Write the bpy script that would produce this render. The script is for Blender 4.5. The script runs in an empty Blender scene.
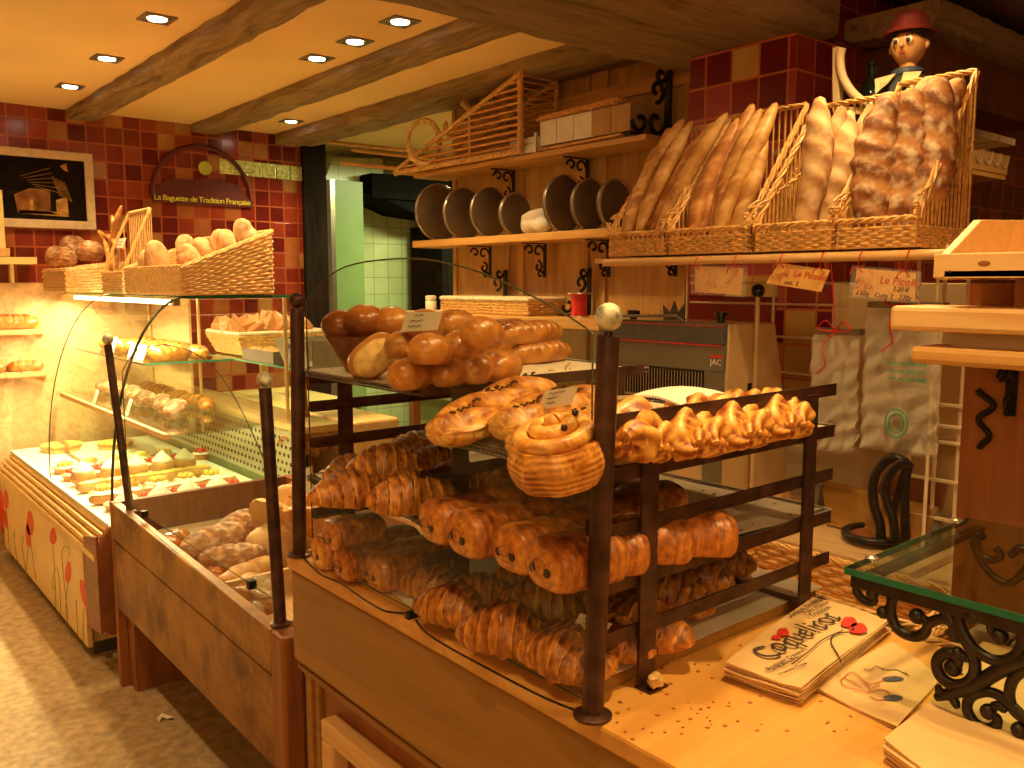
import bpy, math, random
from mathutils import Vector, Matrix
random.seed(7)
PI=math.pi
sc=bpy.context.scene
COL=sc.collection
# ------------------------------------------------------------------ camera geometry
F=860.; H=1.6
PT=math.atan2(101,860.); AZ=math.atan2(722,math.hypot(860,101))
FW=Vector((math.sin(AZ)*math.cos(PT),math.cos(AZ)*math.cos(PT),-math.sin(PT)))
RT=Vector((math.cos(AZ),-math.sin(AZ),0)); UP=RT.cross(FW)
def ray(u,v): return FW+RT*((u-512)/F)-UP*((v-384)/F)
def onx(u,v,x): d=ray(u,v); t=x/d.x; return Vector((x,t*d.y,H+t*d.z))
def ony(u,v,y): d=ray(u,v); t=y/d.y; return Vector((t*d.x,y,H+t*d.z))
def onz(u,v,z): d=ray(u,v); t=(z-H)/d.z; return Vector((t*d.x,t*d.y,z))
cam=bpy.data.cameras.new('camera'); co=bpy.data.objects.new('camera',cam); COL.objects.link(co)
m=Matrix((RT,UP,-FW)).transposed().to_4x4(); m.translation=(0,0,H); co.matrix_world=m
cam.sensor_width=36; cam.lens=36*F/1024; cam.clip_start=.02
sc.camera=co
vs_=sc.view_settings; vs_.view_transform='Standard'; vs_.look='None'; vs_.gamma=1; vs_.use_curve_mapping=False; vs_.exposure=.12
# ------------------------------------------------------------------ materials
def lin(c): return tuple((x/12.92 if x<=.04045 else ((x+.055)/1.055)**2.4) for x in c)
MATS={}
def newmat(name):
    m=bpy.data.materials.new(name); m.use_nodes=True; nt=m.node_tree; nt.nodes.clear()
    o=nt.nodes.new('ShaderNodeOutputMaterial'); b=nt.nodes.new('ShaderNodeBsdfPrincipled'); nt.links.new(b.outputs[0],o.inputs[0])
    MATS[name]=m; return m,nt,b,o
def N(nt,t,**k):
    n=nt.nodes.new(t)
    for a,v in k.items(): setattr(n,a,v)
    return n
def ramp(nt,cols):
    r=N(nt,'ShaderNodeValToRGB'); e=r.color_ramp.elements
    while len(e)<len(cols): e.new(.5)
    for i,(p,c) in enumerate(cols): e[i].position=p; e[i].color=(*c,1)
    return r
def coords(nt,scale=(1,1,1),rot=(0,0,0),kind='Object',loc=(0,0,0)):
    t=N(nt,'ShaderNodeTexCoord'); m=N(nt,'ShaderNodeMapping'); m.inputs['Scale'].default_value=scale; m.inputs['Rotation'].default_value=rot; m.inputs['Location'].default_value=loc
    nt.links.new(t.outputs[kind],m.inputs[0]); return m
def bump(nt,b,src,strength=.3,dist=.002):
    n=N(nt,'ShaderNodeBump'); n.inputs['Strength'].default_value=strength; n.inputs['Distance'].default_value=dist
    nt.links.new(src,n.inputs['Height']); nt.links.new(n.outputs[0],b.inputs['Normal'])
def plain(name,c,rough=.5,metal=0,var=.12,scale=30,bs=0,emit=0,spec=None):
    m,nt,b,o=newmat(name); mp=coords(nt); ns=N(nt,'ShaderNodeTexNoise'); ns.inputs['Scale'].default_value=scale; ns.inputs['Detail'].default_value=5
    nt.links.new(mp.outputs[0],ns.inputs[0])
    r=ramp(nt,[(.3,tuple(x*(1-var) for x in c)),(.7,tuple(min(1,x*(1+var)) for x in c))]); nt.links.new(ns.outputs[0],r.inputs[0]); nt.links.new(r.outputs[0],b.inputs['Base Color'])
    b.inputs['Roughness'].default_value=rough; b.inputs['Metallic'].default_value=metal
    if spec is not None: b.inputs['Specular IOR Level'].default_value=spec
    if bs: bump(nt,b,ns.outputs[0],bs,.003)
    if emit: b.inputs['Emission Color'].default_value=(*c,1); b.inputs['Emission Strength'].default_value=emit
    return m
def wood(name,c1,c2,axis='y',rough=.45,scale=6,bs=.15,stretch=12,dark=None,stain=None):
    m,nt,b,o=newmat(name); s={'x':(1,stretch,stretch),'y':(stretch,1,stretch),'z':(stretch,stretch,1)}[axis]
    mp=coords(nt,s); n1=N(nt,'ShaderNodeTexNoise'); n1.inputs['Scale'].default_value=scale*.25; n1.inputs['Detail'].default_value=8; n1.inputs['Roughness'].default_value=.62; n1.inputs['Distortion'].default_value=1.2
    nt.links.new(mp.outputs[0],n1.inputs[0])
    cols=[(.32,c2),(.62,c1)]
    if dark: cols=[(.25,dark),(.42,c2),(.68,c1)]
    r=ramp(nt,cols); nt.links.new(n1.outputs[0],r.inputs[0])
    n2=N(nt,'ShaderNodeTexNoise'); n2.inputs['Scale'].default_value=2.2; mp2=coords(nt); nt.links.new(mp2.outputs[0],n2.inputs[0])
    mx=N(nt,'ShaderNodeMix',data_type='RGBA',blend_type='MULTIPLY'); mx.inputs[0].default_value=.35
    r2=ramp(nt,[(.35,(.6,.6,.6)),(.65,(1,1,1))])
    if stain: n2.inputs['Scale'].default_value=4.5; n2.inputs['Detail'].default_value=7; n2.inputs['Roughness'].default_value=.7; mx.inputs[0].default_value=stain; r2.color_ramp.elements[0].position=.38; r2.color_ramp.elements[0].color=(.3,.2,.15,1); r2.color_ramp.elements[1].position=.56; nt.links.new(n2.outputs[0],r2.inputs[0])
    nt.links.new(r.outputs[0],mx.inputs[6]); nt.links.new(r2.outputs[0],mx.inputs[7]); nt.links.new(mx.outputs[2],b.inputs['Base Color'])
    b.inputs['Roughness'].default_value=rough; bump(nt,b,n1.outputs[0],bs,.003); return m
def crust(name,pale,mid,dark,rough=.35,coat=.3,scale=38,bs=.5,flour=0,flake=0):
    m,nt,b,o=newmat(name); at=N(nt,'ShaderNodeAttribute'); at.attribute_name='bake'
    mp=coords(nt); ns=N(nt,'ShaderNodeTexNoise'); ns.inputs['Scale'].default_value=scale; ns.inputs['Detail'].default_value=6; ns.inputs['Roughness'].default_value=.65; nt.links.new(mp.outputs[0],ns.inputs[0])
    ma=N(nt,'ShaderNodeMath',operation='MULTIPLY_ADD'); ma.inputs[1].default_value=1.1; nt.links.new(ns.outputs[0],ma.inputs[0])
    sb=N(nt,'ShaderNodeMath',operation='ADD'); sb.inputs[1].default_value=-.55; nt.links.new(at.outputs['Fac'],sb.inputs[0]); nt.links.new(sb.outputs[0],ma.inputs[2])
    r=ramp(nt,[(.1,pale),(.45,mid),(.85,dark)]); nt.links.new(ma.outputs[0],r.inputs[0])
    out=r.outputs[0]
    if flake:
        mpf=coords(nt,(flake,flake*.12,flake*.12)); nf=N(nt,'ShaderNodeTexNoise'); nf.inputs['Scale'].default_value=1; nf.inputs['Detail'].default_value=3; nf.inputs['Distortion'].default_value=.6; nt.links.new(mpf.outputs[0],nf.inputs[0])
        rf=ramp(nt,[(.28,(.6,.5,.42)),(.46,(1,1,1)),(.72,(1.0,1.0,1.0))]); nt.links.new(nf.outputs[0],rf.inputs[0])
        mf=N(nt,'ShaderNodeMix',data_type='RGBA',blend_type='MULTIPLY'); mf.inputs[0].default_value=1; nt.links.new(out,mf.inputs[6]); nt.links.new(rf.outputs[0],mf.inputs[7]); out=mf.outputs[2]
        rg=ramp(nt,[(.6,(0,0,0)),(.7,(1,1,1))]); nt.links.new(nf.outputs[0],rg.inputs[0]); mg=N(nt,'ShaderNodeMix',data_type='RGBA'); mul=N(nt,'ShaderNodeMath',operation='MULTIPLY'); mul.inputs[1].default_value=.55; nt.links.new(rg.outputs[0],mul.inputs[0]); nt.links.new(mul.outputs[0],mg.inputs[0]); nt.links.new(out,mg.inputs[6]); mg.inputs[7].default_value=(*pale,1); out=mg.outputs[2]
    if flour:
        n3=N(nt,'ShaderNodeTexNoise'); n3.inputs['Scale'].default_value=22; n3.inputs['Detail'].default_value=7; mp3=coords(nt,(1,1,2.2),(0,.5,0)); nt.links.new(mp3.outputs[0],n3.inputs[0])
        r3=ramp(nt,[(.48,(0,0,0)),(.66,(1,1,1))]); nt.links.new(n3.outputs[0],r3.inputs[0])
        mm=N(nt,'ShaderNodeMath',operation='MULTIPLY'); mm.inputs[1].default_value=flour; nt.links.new(r3.outputs[0],mm.inputs[0])
        mx=N(nt,'ShaderNodeMix',data_type='RGBA'); nt.links.new(mm.outputs[0],mx.inputs[0]); nt.links.new(out,mx.inputs[6]); mx.inputs[7].default_value=(.75,.6,.42,1); out=mx.outputs[2]
    nt.links.new(out,b.inputs['Base Color']); b.inputs['Roughness'].default_value=rough; b.inputs['Coat Weight'].default_value=coat; b.inputs['Coat Roughness'].default_value=.25
    bump(nt,b,ns.outputs[0],bs,.003); return m
def glass(name,tint=(.93,.97,.93),f=1.0,rough=.0):
    m,nt,b,o=newmat(name); nt.nodes.remove(b)
    tr=N(nt,'ShaderNodeBsdfTransparent'); tr.inputs[0].default_value=(*tint,1); gl=N(nt,'ShaderNodeBsdfGlossy'); gl.inputs['Roughness'].default_value=rough
    lw=N(nt,'ShaderNodeLayerWeight'); pw_=N(nt,'ShaderNodeMath',operation='POWER'); pw_.inputs[1].default_value=5; nt.links.new(lw.outputs['Facing'],pw_.inputs[0])
    mu=N(nt,'ShaderNodeMath',operation='MULTIPLY_ADD'); mu.inputs[1].default_value=.9*f; mu.inputs[2].default_value=.045*f; mu.use_clamp=True; nt.links.new(pw_.outputs[0],mu.inputs[0])
    mx=N(nt,'ShaderNodeMixShader'); nt.links.new(mu.outputs[0],mx.inputs[0]); nt.links.new(tr.outputs[0],mx.inputs[1]); nt.links.new(gl.outputs[0],mx.inputs[2]); nt.links.new(mx.outputs[0],o.inputs[0]); return m
def film(name,tint,alpha=.35,rough=.12,zs=1):
    m,nt,b,o=newmat(name); b.inputs['Base Color'].default_value=(*tint,1); b.inputs['Roughness'].default_value=rough; b.inputs['Specular IOR Level'].default_value=1.0
    mp=coords(nt,(1,1,zs)); ns=N(nt,'ShaderNodeTexNoise'); ns.inputs['Scale'].default_value=26; ns.inputs['Detail'].default_value=2; ns.inputs['Distortion'].default_value=1.0; nt.links.new(mp.outputs[0],ns.inputs[0]); bump(nt,b,ns.outputs[0],.8,.02)
    tr=N(nt,'ShaderNodeBsdfTransparent'); mx=N(nt,'ShaderNodeMixShader'); mx.inputs[0].default_value=alpha
    nt.links.new(tr.outputs[0],mx.inputs[1]); nt.links.new(b.outputs[0],mx.inputs[2]); nt.links.new(mx.outputs[0],o.inputs[0]); return m
def tiles(name,size,cols,grout,plane,rough=.18,off=(0,0),gw=.045,var=.25):
    """square tiles; plane: 'xz','yz','xy' gives the two axes in use (world scale object coordinates)"""
    m,nt,b,o=newmat(name); tc=N(nt,'ShaderNodeTexCoord'); sp=N(nt,'ShaderNodeSeparateXYZ'); nt.links.new(tc.outputs['Object'],sp.inputs[0])
    idx={'x':0,'y':1,'z':2}; vals=[];fl=[]
    for k,ax in enumerate(plane):
        d=N(nt,'ShaderNodeMath',operation='MULTIPLY_ADD'); d.inputs[1].default_value=1/size; d.inputs[2].default_value=off[k]+100; nt.links.new(sp.outputs[idx[ax]],d.inputs[0])
        f=N(nt,'ShaderNodeMath',operation='FLOOR'); nt.links.new(d.outputs[0],f.inputs[0]); fl.append(f)
        r=N(nt,'ShaderNodeMath',operation='FRACT'); nt.links.new(d.outputs[0],r.inputs[0])
        s=N(nt,'ShaderNodeMath',operation='SUBTRACT'); nt.links.new(r.outputs[0],s.inputs[0]); s.inputs[1].default_value=.5
        a=N(nt,'ShaderNodeMath',operation='ABSOLUTE'); nt.links.new(s.outputs[0],a.inputs[0]); vals.append(a)
    cb=N(nt,'ShaderNodeCombineXYZ'); nt.links.new(fl[0].outputs[0],cb.inputs[0]); nt.links.new(fl[1].outputs[0],cb.inputs[1])
    wn=N(nt,'ShaderNodeTexWhiteNoise'); nt.links.new(cb.outputs[0],wn.inputs[0])
    r=ramp(nt,cols); r.color_ramp.interpolation='CONSTANT'; nt.links.new(wn.outputs[0],r.inputs[0])
    mxm=N(nt,'ShaderNodeMath',operation='MAXIMUM'); nt.links.new(vals[0].outputs[0],mxm.inputs[0]); nt.links.new(vals[1].outputs[0],mxm.inputs[1])
    gt=N(nt,'ShaderNodeMath',operation='GREATER_THAN'); gt.inputs[1].default_value=.5-gw; nt.links.new(mxm.outputs[0],gt.inputs[0])
    ns=N(nt,'ShaderNodeTexNoise'); ns.inputs['Scale'].default_value=9; nt.links.new(tc.outputs['Object'],ns.inputs[0]); r2=ramp(nt,[(.3,(1-var,)*3),(.7,(1,1,1))]); nt.links.new(ns.outputs[0],r2.inputs[0])
    ml=N(nt,'ShaderNodeMix',data_type='RGBA',blend_type='MULTIPLY'); ml.inputs[0].default_value=1; nt.links.new(r.outputs[0],ml.inputs[6]); nt.links.new(r2.outputs[0],ml.inputs[7])
    mx=N(nt,'ShaderNodeMix',data_type='RGBA'); nt.links.new(gt.outputs[0],mx.inputs[0]); nt.links.new(ml.outputs[2],mx.inputs[6]); mx.inputs[7].default_value=(*grout,1)
    nt.links.new(mx.outputs[2],b.inputs['Base Color']); b.inputs['Roughness'].default_value=rough
    sub=N(nt,'ShaderNodeMath',operation='SUBTRACT'); sub.inputs[0].default_value=1; nt.links.new(gt.outputs[0],sub.inputs[1]); bump(nt,b,sub.outputs[0],.4,.003)
    return m
RC=[(0,(.24,.028,.018)),(.28,(.34,.05,.025)),(.52,(.15,.016,.014)),(.68,(.42,.13,.045)),(.8,(.36,.07,.035)),(.92,(.48,.22,.08))]
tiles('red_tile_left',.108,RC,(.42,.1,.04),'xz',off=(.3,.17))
tiles('red_tile_pillar_a',.118,[(0,(.25,.015,.02)),(.3,(.17,.01,.02)),(.6,(.4,.06,.06)),(.78,(.6,.35,.1)),(.9,(.22,.015,.02))],(.5,.12,.04),'yz',off=(.0,.2),gw=.035)
tiles('red_tile_pillar_b',.118,[(0,(.22,.012,.012)),(.35,(.6,.2,.03)),(.55,(.3,.03,.02)),(.75,(.17,.01,.02))],(.5,.12,.04),'xz',off=(.85,.2),gw=.035)
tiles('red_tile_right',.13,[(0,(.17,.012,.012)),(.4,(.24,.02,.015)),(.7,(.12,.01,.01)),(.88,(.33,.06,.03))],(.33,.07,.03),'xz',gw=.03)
tiles('green_tile',.15,[(0,(.62,.66,.36)),(.5,(.68,.7,.4))],(.3,.34,.2),'xz',rough=.2,gw=.02,var=.1)
tiles('floor_tile',.42,[(0,(.42,.3,.17)),(.5,(.37,.26,.15))],(.3,.21,.12),'xy',rough=.5,gw=.006,var=.35)
plain('plaster',(.93,.66,.32),.85,var=.06,scale=2,bs=.1)
wood('old_beam_y',(.44,.3,.16),(.25,.16,.08),'y',.85,9,.9,stretch=7,dark=(.03,.02,.012))
wood('old_beam_x',(.32,.2,.1),(.2,.12,.055),'x',.85,9,.9,stretch=7,dark=(.03,.02,.012))
wood('pine_y',(.75,.42,.13),(.55,.27,.07),'y',.4)
wood('pine_z',(.62,.37,.12),(.42,.22,.06),'z',.45)
wood('pine_light',(.85,.55,.24),(.72,.4,.14),'y',.45)
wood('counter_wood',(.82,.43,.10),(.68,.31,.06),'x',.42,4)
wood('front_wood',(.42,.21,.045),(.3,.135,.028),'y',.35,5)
wood('bin_wood',(.5,.26,.05),(.3,.13,.028),'y',.45,4,stretch=2.5,dark=(.09,.035,.01),stain=.85)
wood('dark_wood',(.2,.07,.03),(.11,.035,.015),'z',.45)
wood('red_wood',(.36,.13,.04),(.24,.08,.025),'z',.4)
wood('red_wood_y',(.3,.1,.03),(.2,.062,.02),'y',.4)
wood('post_wood',(.03,.02,.016),(.012,.009,.008),'z',.95)
wood('board_wood',(.72,.46,.22),(.5,.29,.12),'y',.5)
plain('iron',(.035,.026,.022),.42,.6,.3,40,.25)
plain('rusty_iron',(.085,.04,.028),.42,.55,.5,25,.3)
plain('black_iron',(.02,.015,.013),.45,.5,.3,40,.2)
plain('pan_metal',(.24,.2,.16),.45,.7,.15,8)
plain('bright_metal',(.7,.62,.5),.25,.9,.08,20)
plain('gold_metal',(.75,.55,.25),.3,.7,.1,10)
plain('white_wire',(.85,.7,.48),.35,.2,.05)
plain('grey_enamel',(.2,.18,.13),.35,.2,.06,10)
plain('dark_grey',(.1,.1,.1),.5,.2,.2,60)
plain('cream_enamel',(.62,.42,.2),.4,.05,.05,6)
plain('cream_wall',(.6,.44,.24),.6,0,.06,5)
plain('black_plastic',(.012,.012,.012),.25)
plain('red_ribbon',(.6,.02,.015),.4)
plain('white_paper',(.85,.78,.66),.6,0,.06,14,.1)
plain('baking_paper',(.72,.6,.44),.5,0,.1,22,.25)
plain('kraft_paper',(.72,.46,.2),.6,0,.06,12,.12)
plain('card_orange',(.8,.45,.13),.5,0,.12,18)
plain('ink',(.05,.025,.02),.6)
plain('ink_blue',(.06,.07,.12),.6)
plain('ink_red',(.65,.03,.02),.5)
plain('ink_pale_red',(.6,.14,.07),.6)
plain('yellow_letter',(.85,.8,.1),.5)
plain('sign_maroon',(.12,.012,.012),.5)
plain('sign_green',(.5,.5,.06),.4)
plain('poppy_red',(.75,.05,.015),.45)
plain('poppy_stem',(.3,.26,.06),.6)
plain('panel_cream',(.86,.66,.3),.4,0,.12,4)
plain('frame_cream',(.68,.52,.34),.5)
plain('picture_dark',(.01,.006,.005),.7,0,.5,8)
plain('picture_brown',(.22,.09,.03),.4,0,.6,14)
plain('picture_gold',(.5,.26,.06),.4,0,.5,20)
plain('plinth_dark',(.06,.055,.04),.5)
plain('cloth_white',(.78,.72,.62),.85,0,.08,30,.4)
plain('wicker',(.68,.38,.12),.5,0,.3,60,.3)
plain('wicker_light',(.8,.5,.2),.5,0,.25,60,.3)
plain('wicker_orange',(.62,.28,.06),.5,0,.3,60,.3)
plain('wicker_white',(.75,.6,.42),.5,0,.2,60,.3)
plain('chocolate',(.025,.01,.006),.35)
plain('crumb',(.8,.5,.17),.7,0,.25,60,.4)
plain('bread_pale',(.85,.62,.32),.6,0,.15,30,.2)
plain('cream_white',(.9,.86,.74),.45,0,.05,30,.3)
plain('icing_yellow',(.85,.6,.12),.3,0,.1,20)
plain('fruit_red',(.65,.06,.03),.2,0,.4,50)
plain('lemon_green',(.5,.55,.12),.3,0,.2,30)
plain('steel_panel',(.45,.44,.3),.35,.5,.08,6)
plain('cupboard_green',(.22,.28,.12),.5,0,.1,4)
plain('skin_paint',(.68,.36,.13),.4,0,.05)
plain('hair_dark',(.03,.012,.008),.5)
plain('hat_red',(.16,.012,.01),.6)
plain('scarf_blue',(.03,.05,.08),.6)
plain('collar_cream',(.6,.42,.2),.6)
plain('jacket_dark',(.025,.03,.025),.6)
plain('eye_white',(.85,.75,.6),.3)
plain('lip_red',(.4,.07,.03),.4)
plain('bottle_green',(.01,.025,.012),.1)
plain('brown_board',(.3,.22,.12),.7,0,.15,6)
plain('grey_box',(.2,.17,.1),.6)
plain('soot',(.008,.007,.006),.95,0,.3,20,spec=.05)
plain('door_green',(.24,.34,.14),.35,0,.1,3)
plain('led_disc',(1,.86,.62),.3,emit=22)
plain('tube_glow',(1,.82,.5),.3,emit=16)
plain('green_tube',(.75,1,.5),.3,emit=10)
plain('pale_green',(.75,.85,.3),.12,0,.5,60,.5)
plain('ember',(1,.35,.08),.4,emit=2)
plain('worn_white',(.62,.5,.34),.5,0,.9,45)
plain('green_text',(.03,.3,.16),.4)
plain('kraft_edge',(.5,.3,.12),.7)
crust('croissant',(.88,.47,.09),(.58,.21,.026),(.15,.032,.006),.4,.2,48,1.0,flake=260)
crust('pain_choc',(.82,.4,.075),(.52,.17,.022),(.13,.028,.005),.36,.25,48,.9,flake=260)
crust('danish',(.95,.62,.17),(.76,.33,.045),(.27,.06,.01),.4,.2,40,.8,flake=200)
crust('brioche',(.62,.26,.05),(.4,.12,.018),(.14,.03,.008),.3,.35,20,.25)
crust('roll',(.75,.36,.08),(.52,.2,.03),(.22,.055,.01),.34,.3,20,.4)
crust('baguette',(.8,.5,.2),(.6,.31,.08),(.34,.13,.03),.55,.05,30,.4)
crust('baguette_dark',(.75,.4,.14),(.5,.2,.05),(.28,.09,.02),.5,.1,30,.4)
crust('country',(.6,.3,.1),(.38,.14,.04),(.17,.05,.015),.7,0,35,.9,flour=.75)
crust('floury',(.75,.5,.26),(.6,.35,.15),(.4,.18,.06),.8,0,30,.8,flour=.55)
glass('pane'); glass('shelf_glass',(.86,.95,.87),1.0); glass('curved_pane',(.93,.95,.88),1.1)
plain('glass_edge',(.02,.16,.09),.15); plain('pane_edge',(.05,.06,.03),.25)
film('plastic_bag',(.7,.6,.46),.33,.15,.22); film('plastic_sleeve',(.75,.74,.74),.13); film('cello',(.75,.38,.14),.8,.3)
M=MATS
for n_,v_ in (('post_wood',.05),('picture_dark',.08),('picture_brown',.1),('picture_gold',.2),('dark_wood',.3),('bin_wood',.3),('front_wood',.3),('red_wood',.3)):
    for q_ in MATS[n_].node_tree.nodes:
        if q_.type=='BSDF_PRINCIPLED': q_.inputs['Specular IOR Level'].default_value=v_
# ------------------------------------------------------------------ mesh builder
class MB:
    def __init__(s): s.v=[]; s.f=[]; s.b=[]; s.fm=[]
    def add(s,vs,fs,bk=None,mi=0):
        o=len(s.v); s.v+= [tuple(v) for v in vs]; s.f+=[tuple(i+o for i in f) for f in fs]; s.b+= (list(bk) if bk else [0.5]*len(vs)); s.fm+=[mi]*len(fs); return s
    def box(s,x0,x1,y0,y1,z0,z1,mi=0):
        return s.add([(x,y,z) for x in(x0,x1) for y in(y0,y1) for z in(z0,z1)],[(0,1,3,2),(4,6,7,5),(0,4,5,1),(2,3,7,6),(0,2,6,4),(1,5,7,3)],mi=mi)
    def obox(s,c,ax,ay,az,mi=0):
        c=Vector(c);ax=Vector(ax);ay=Vector(ay);az=Vector(az)
        return s.add([c+ax*i+ay*j+az*k for i in(-1,1) for j in(-1,1) for k in(-1,1)],[(0,1,3,2),(4,6,7,5),(0,4,5,1),(2,3,7,6),(0,2,6,4),(1,5,7,3)],mi=mi)
    def beam(s,a,b,w,t,up=(0,0,1)):
        a=Vector(a);b=Vector(b);d=(b-a);L=d.length;d.normalize();u=Vector(up);side=d.cross(u)
        if side.length<1e-4: side=d.cross(Vector((1,0,0)))
        side.normalize();u=side.cross(d)
        return s.obox((a+b)/2,d*L/2,side*w/2,u*t/2)
    def prism(s,pts,vec,mi=0):
        n=len(pts);pts=[Vector(p) for p in pts];vec=Vector(vec)
        fs=[tuple(range(n))[::-1],tuple(range(n,2*n))]+[(i,(i+1)%n,n+(i+1)%n,n+i) for i in range(n)]
        return s.add(pts+[p+vec for p in pts],fs,mi=mi)
    def tube(s,path,r,n=8,closed=False,bk=None,flat=1.0):
        P=[Vector(p) for p in path];k=len(P);R=r if isinstance(r,(list,tuple)) else [r]*k
        vs=[];prev=None;B=[]
        for i in range(k):
            if closed: t=P[(i+1)%k]-P[i-1]
            else: t=P[min(i+1,k-1)]-P[max(i-1,0)]
            if t.length<1e-9: t=Vector((0,0,1))
            t.normalize()
            if prev is None:
                a=Vector((0,0,1)) if abs(t.z)<.9 else Vector((1,0,0)); nn=(a-t*a.dot(t)).normalized()
            else:
                nn=prev-t*prev.dot(t)
                nn=nn.normalized() if nn.length>1e-6 else Vector((1,0,0))
            prev=nn;bb=t.cross(nn)
            for j in range(n):
                a=2*PI*j/n; vs.append(P[i]+(nn*math.cos(a)+bb*math.sin(a)*flat)*R[i]); B.append(bk[i] if bk else .5)
        fs=[]
        for i in range(k if closed else k-1):
            for j in range(n):
                fs.append((i*n+j,i*n+(j+1)%n,((i+1)%k)*n+(j+1)%n,((i+1)%k)*n+j))
        if not closed: fs+= [tuple(range(n))[::-1],tuple((k-1)*n+j for j in range(n))]
        return s.add(vs,fs,B)
    def lathe(s,prof,c=(0,0,0),n=20,axis='z'):
        vs=[]
        for (r,z) in prof:
            for j in range(n):
                a=2*PI*j/n; x,y=r*math.cos(a),r*math.sin(a)
                if axis=='z': vs.append((c[0]+x,c[1]+y,c[2]+z))
                elif axis=='y': vs.append((c[0]+x,c[1]+z,c[2]+y))
                else: vs.append((c[0]+z,c[1]+x,c[2]+y))
        k=len(prof);fs=[(i*n+j,i*n+(j+1)%n,(i+1)*n+(j+1)%n,(i+1)*n+j) for i in range(k-1) for j in range(n)]
        fs+=[tuple(range(n))[::-1],tuple((k-1)*n+j for j in range(n))]
        return s.add(vs,fs)
    def ball(s,c,r,n=14,sc3=(1,1,1)):
        return s.lathe_s(c,r,n,sc3)
    def lathe_s(s,c,r,n,sc3):
        m=max(6,n//2+1);vs=[]
        for i in range(m+1):
            th=PI*i/m
            for j in range(n):
                a=2*PI*j/n; vs.append((c[0]+r*sc3[0]*math.sin(th)*math.cos(a),c[1]+r*sc3[1]*math.sin(th)*math.sin(a),c[2]-r*sc3[2]*math.cos(th)))
        fs=[(i*n+j,i*n+(j+1)%n,(i+1)*n+(j+1)%n,(i+1)*n+j) for i in range(m) for j in range(n)]
        return s.add(vs,fs)
    def loft(s,fn,n=28,m=16,caps=True):
        """fn(t,a)->(x,y,z,bake), closed in a, t 0..1"""
        vs=[];B=[]
        for i in range(n+1):
            for j in range(m):
                x,y,z,k=fn(i/n,2*PI*j/m); vs.append((x,y,z)); B.append(k)
        fs=[(i*m+j,i*m+(j+1)%m,(i+1)*m+(j+1)%m,(i+1)*m+j) for i in range(n) for j in range(m)]
        fs+=[tuple(range(m))[::-1],tuple(n*m+j for j in range(m))]
        return s.add(vs,fs,B)
    def sheet(s,fn,nu,nv,thick=(0,0,.001)):
        vs=[Vector(fn(i/nu,j/nv)) for i in range(nu+1) for j in range(nv+1)];K=len(vs);T=Vector(thick)
        fs=[(i*(nv+1)+j,(i+1)*(nv+1)+j,(i+1)*(nv+1)+j+1,i*(nv+1)+j+1) for i in range(nu) for j in range(nv)]
        f2=[tuple(K+q for q in f[::-1]) for f in fs]
        per=[i*(nv+1) for i in range(nu+1)]+[nu*(nv+1)+j for j in range(1,nv+1)]+[i*(nv+1)+nv for i in range(nu-1,-1,-1)]+[j for j in range(nv-1,0,-1)]
        f3=[(per[(q+1)%len(per)],per[q],K+per[q],K+per[(q+1)%len(per)]) for q in range(len(per))]
        return s.add(vs+[v-T for v in vs],fs+f2+f3)
    def xf(s,mat):
        s.v=[tuple(mat@Vector(v)) for v in s.v]; return s
    def mesh(s,name,mat,smooth=False,off=(0,0,0),bevel=0):
        me=bpy.data.meshes.new(name); me.from_pydata([(v[0]-off[0],v[1]-off[1],v[2]-off[2]) for v in s.v],[],s.f)
        mats=mat if isinstance(mat,(list,tuple)) else [mat]
        for q in mats: me.materials.append(M[q])
        at=me.attributes.new('bake','FLOAT','POINT'); at.data.foreach_set('value',s.b)
        me.polygons.foreach_set('use_smooth',[smooth]*len(s.f)); me.polygons.foreach_set('material_index',s.fm)
        me.validate(); me.update()
        if smooth:
            import bmesh
            bm=bmesh.new(); bm.from_mesh(me)
            bmesh.ops.recalc_face_normals(bm,faces=bm.faces)
            for e in bm.edges:
                if len(e.link_faces)==2 and e.calc_face_angle(0)>.9: e.smooth=False
            bm.to_mesh(me); bm.free()
        return me
def rootoff(p):
    return p.get('_o',(0,0,0)) if p else (0,0,0)
ROOT={}
def part(name,mb,mat,parent,smooth=False,label=None,bevel=0):
    r=ROOT[parent.name]; me=mb.mesh(name,mat,smooth,r)
    o=bpy.data.objects.new(name,me); COL.objects.link(o); o.parent=parent; ROOT[o.name]=r
    if label: o['label']=label
    if bevel: bv=o.modifiers.new('b','BEVEL'); bv.width=bevel; bv.segments=2; bv.limit_method='ANGLE'
    return o
def thing(name,label,cat,loc=(0,0,0),group=None):
    o=bpy.data.objects.new(name,None); COL.objects.link(o); o.location=loc; o.empty_display_size=.05; o['label']=label; o['category']=cat
    if group: o['group']=group
    ROOT[o.name]=tuple(loc); return o
def single(name,mb,mat,label=None,cat=None,group=None,smooth=False,kind=None,bevel=0,local=False):
    if local: off=(0,0,0)
    else:
        xs=[v[0] for v in mb.v];ys=[v[1] for v in mb.v];zs=[v[2] for v in mb.v]; off=((min(xs)+max(xs))/2,(min(ys)+max(ys))/2,min(zs))
        if kind=='structure': off=(0,0,0)
    me=mb.mesh(name,mat,smooth,off); o=bpy.data.objects.new(name,me); COL.objects.link(o); o.location=off; ROOT[o.name]=off
    if label: o['label']=label
    if cat: o['category']=cat
    if group: o['group']=group
    if kind: o['kind']=kind
    if bevel: bv=o.modifiers.new('b','BEVEL'); bv.width=bevel; bv.segments=2; bv.limit_method='ANGLE'
    return o
def struct(name,mb,mat,smooth=False,bevel=0): return single(name,mb,mat,kind='structure',smooth=smooth,bevel=bevel)
USED=set()
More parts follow.
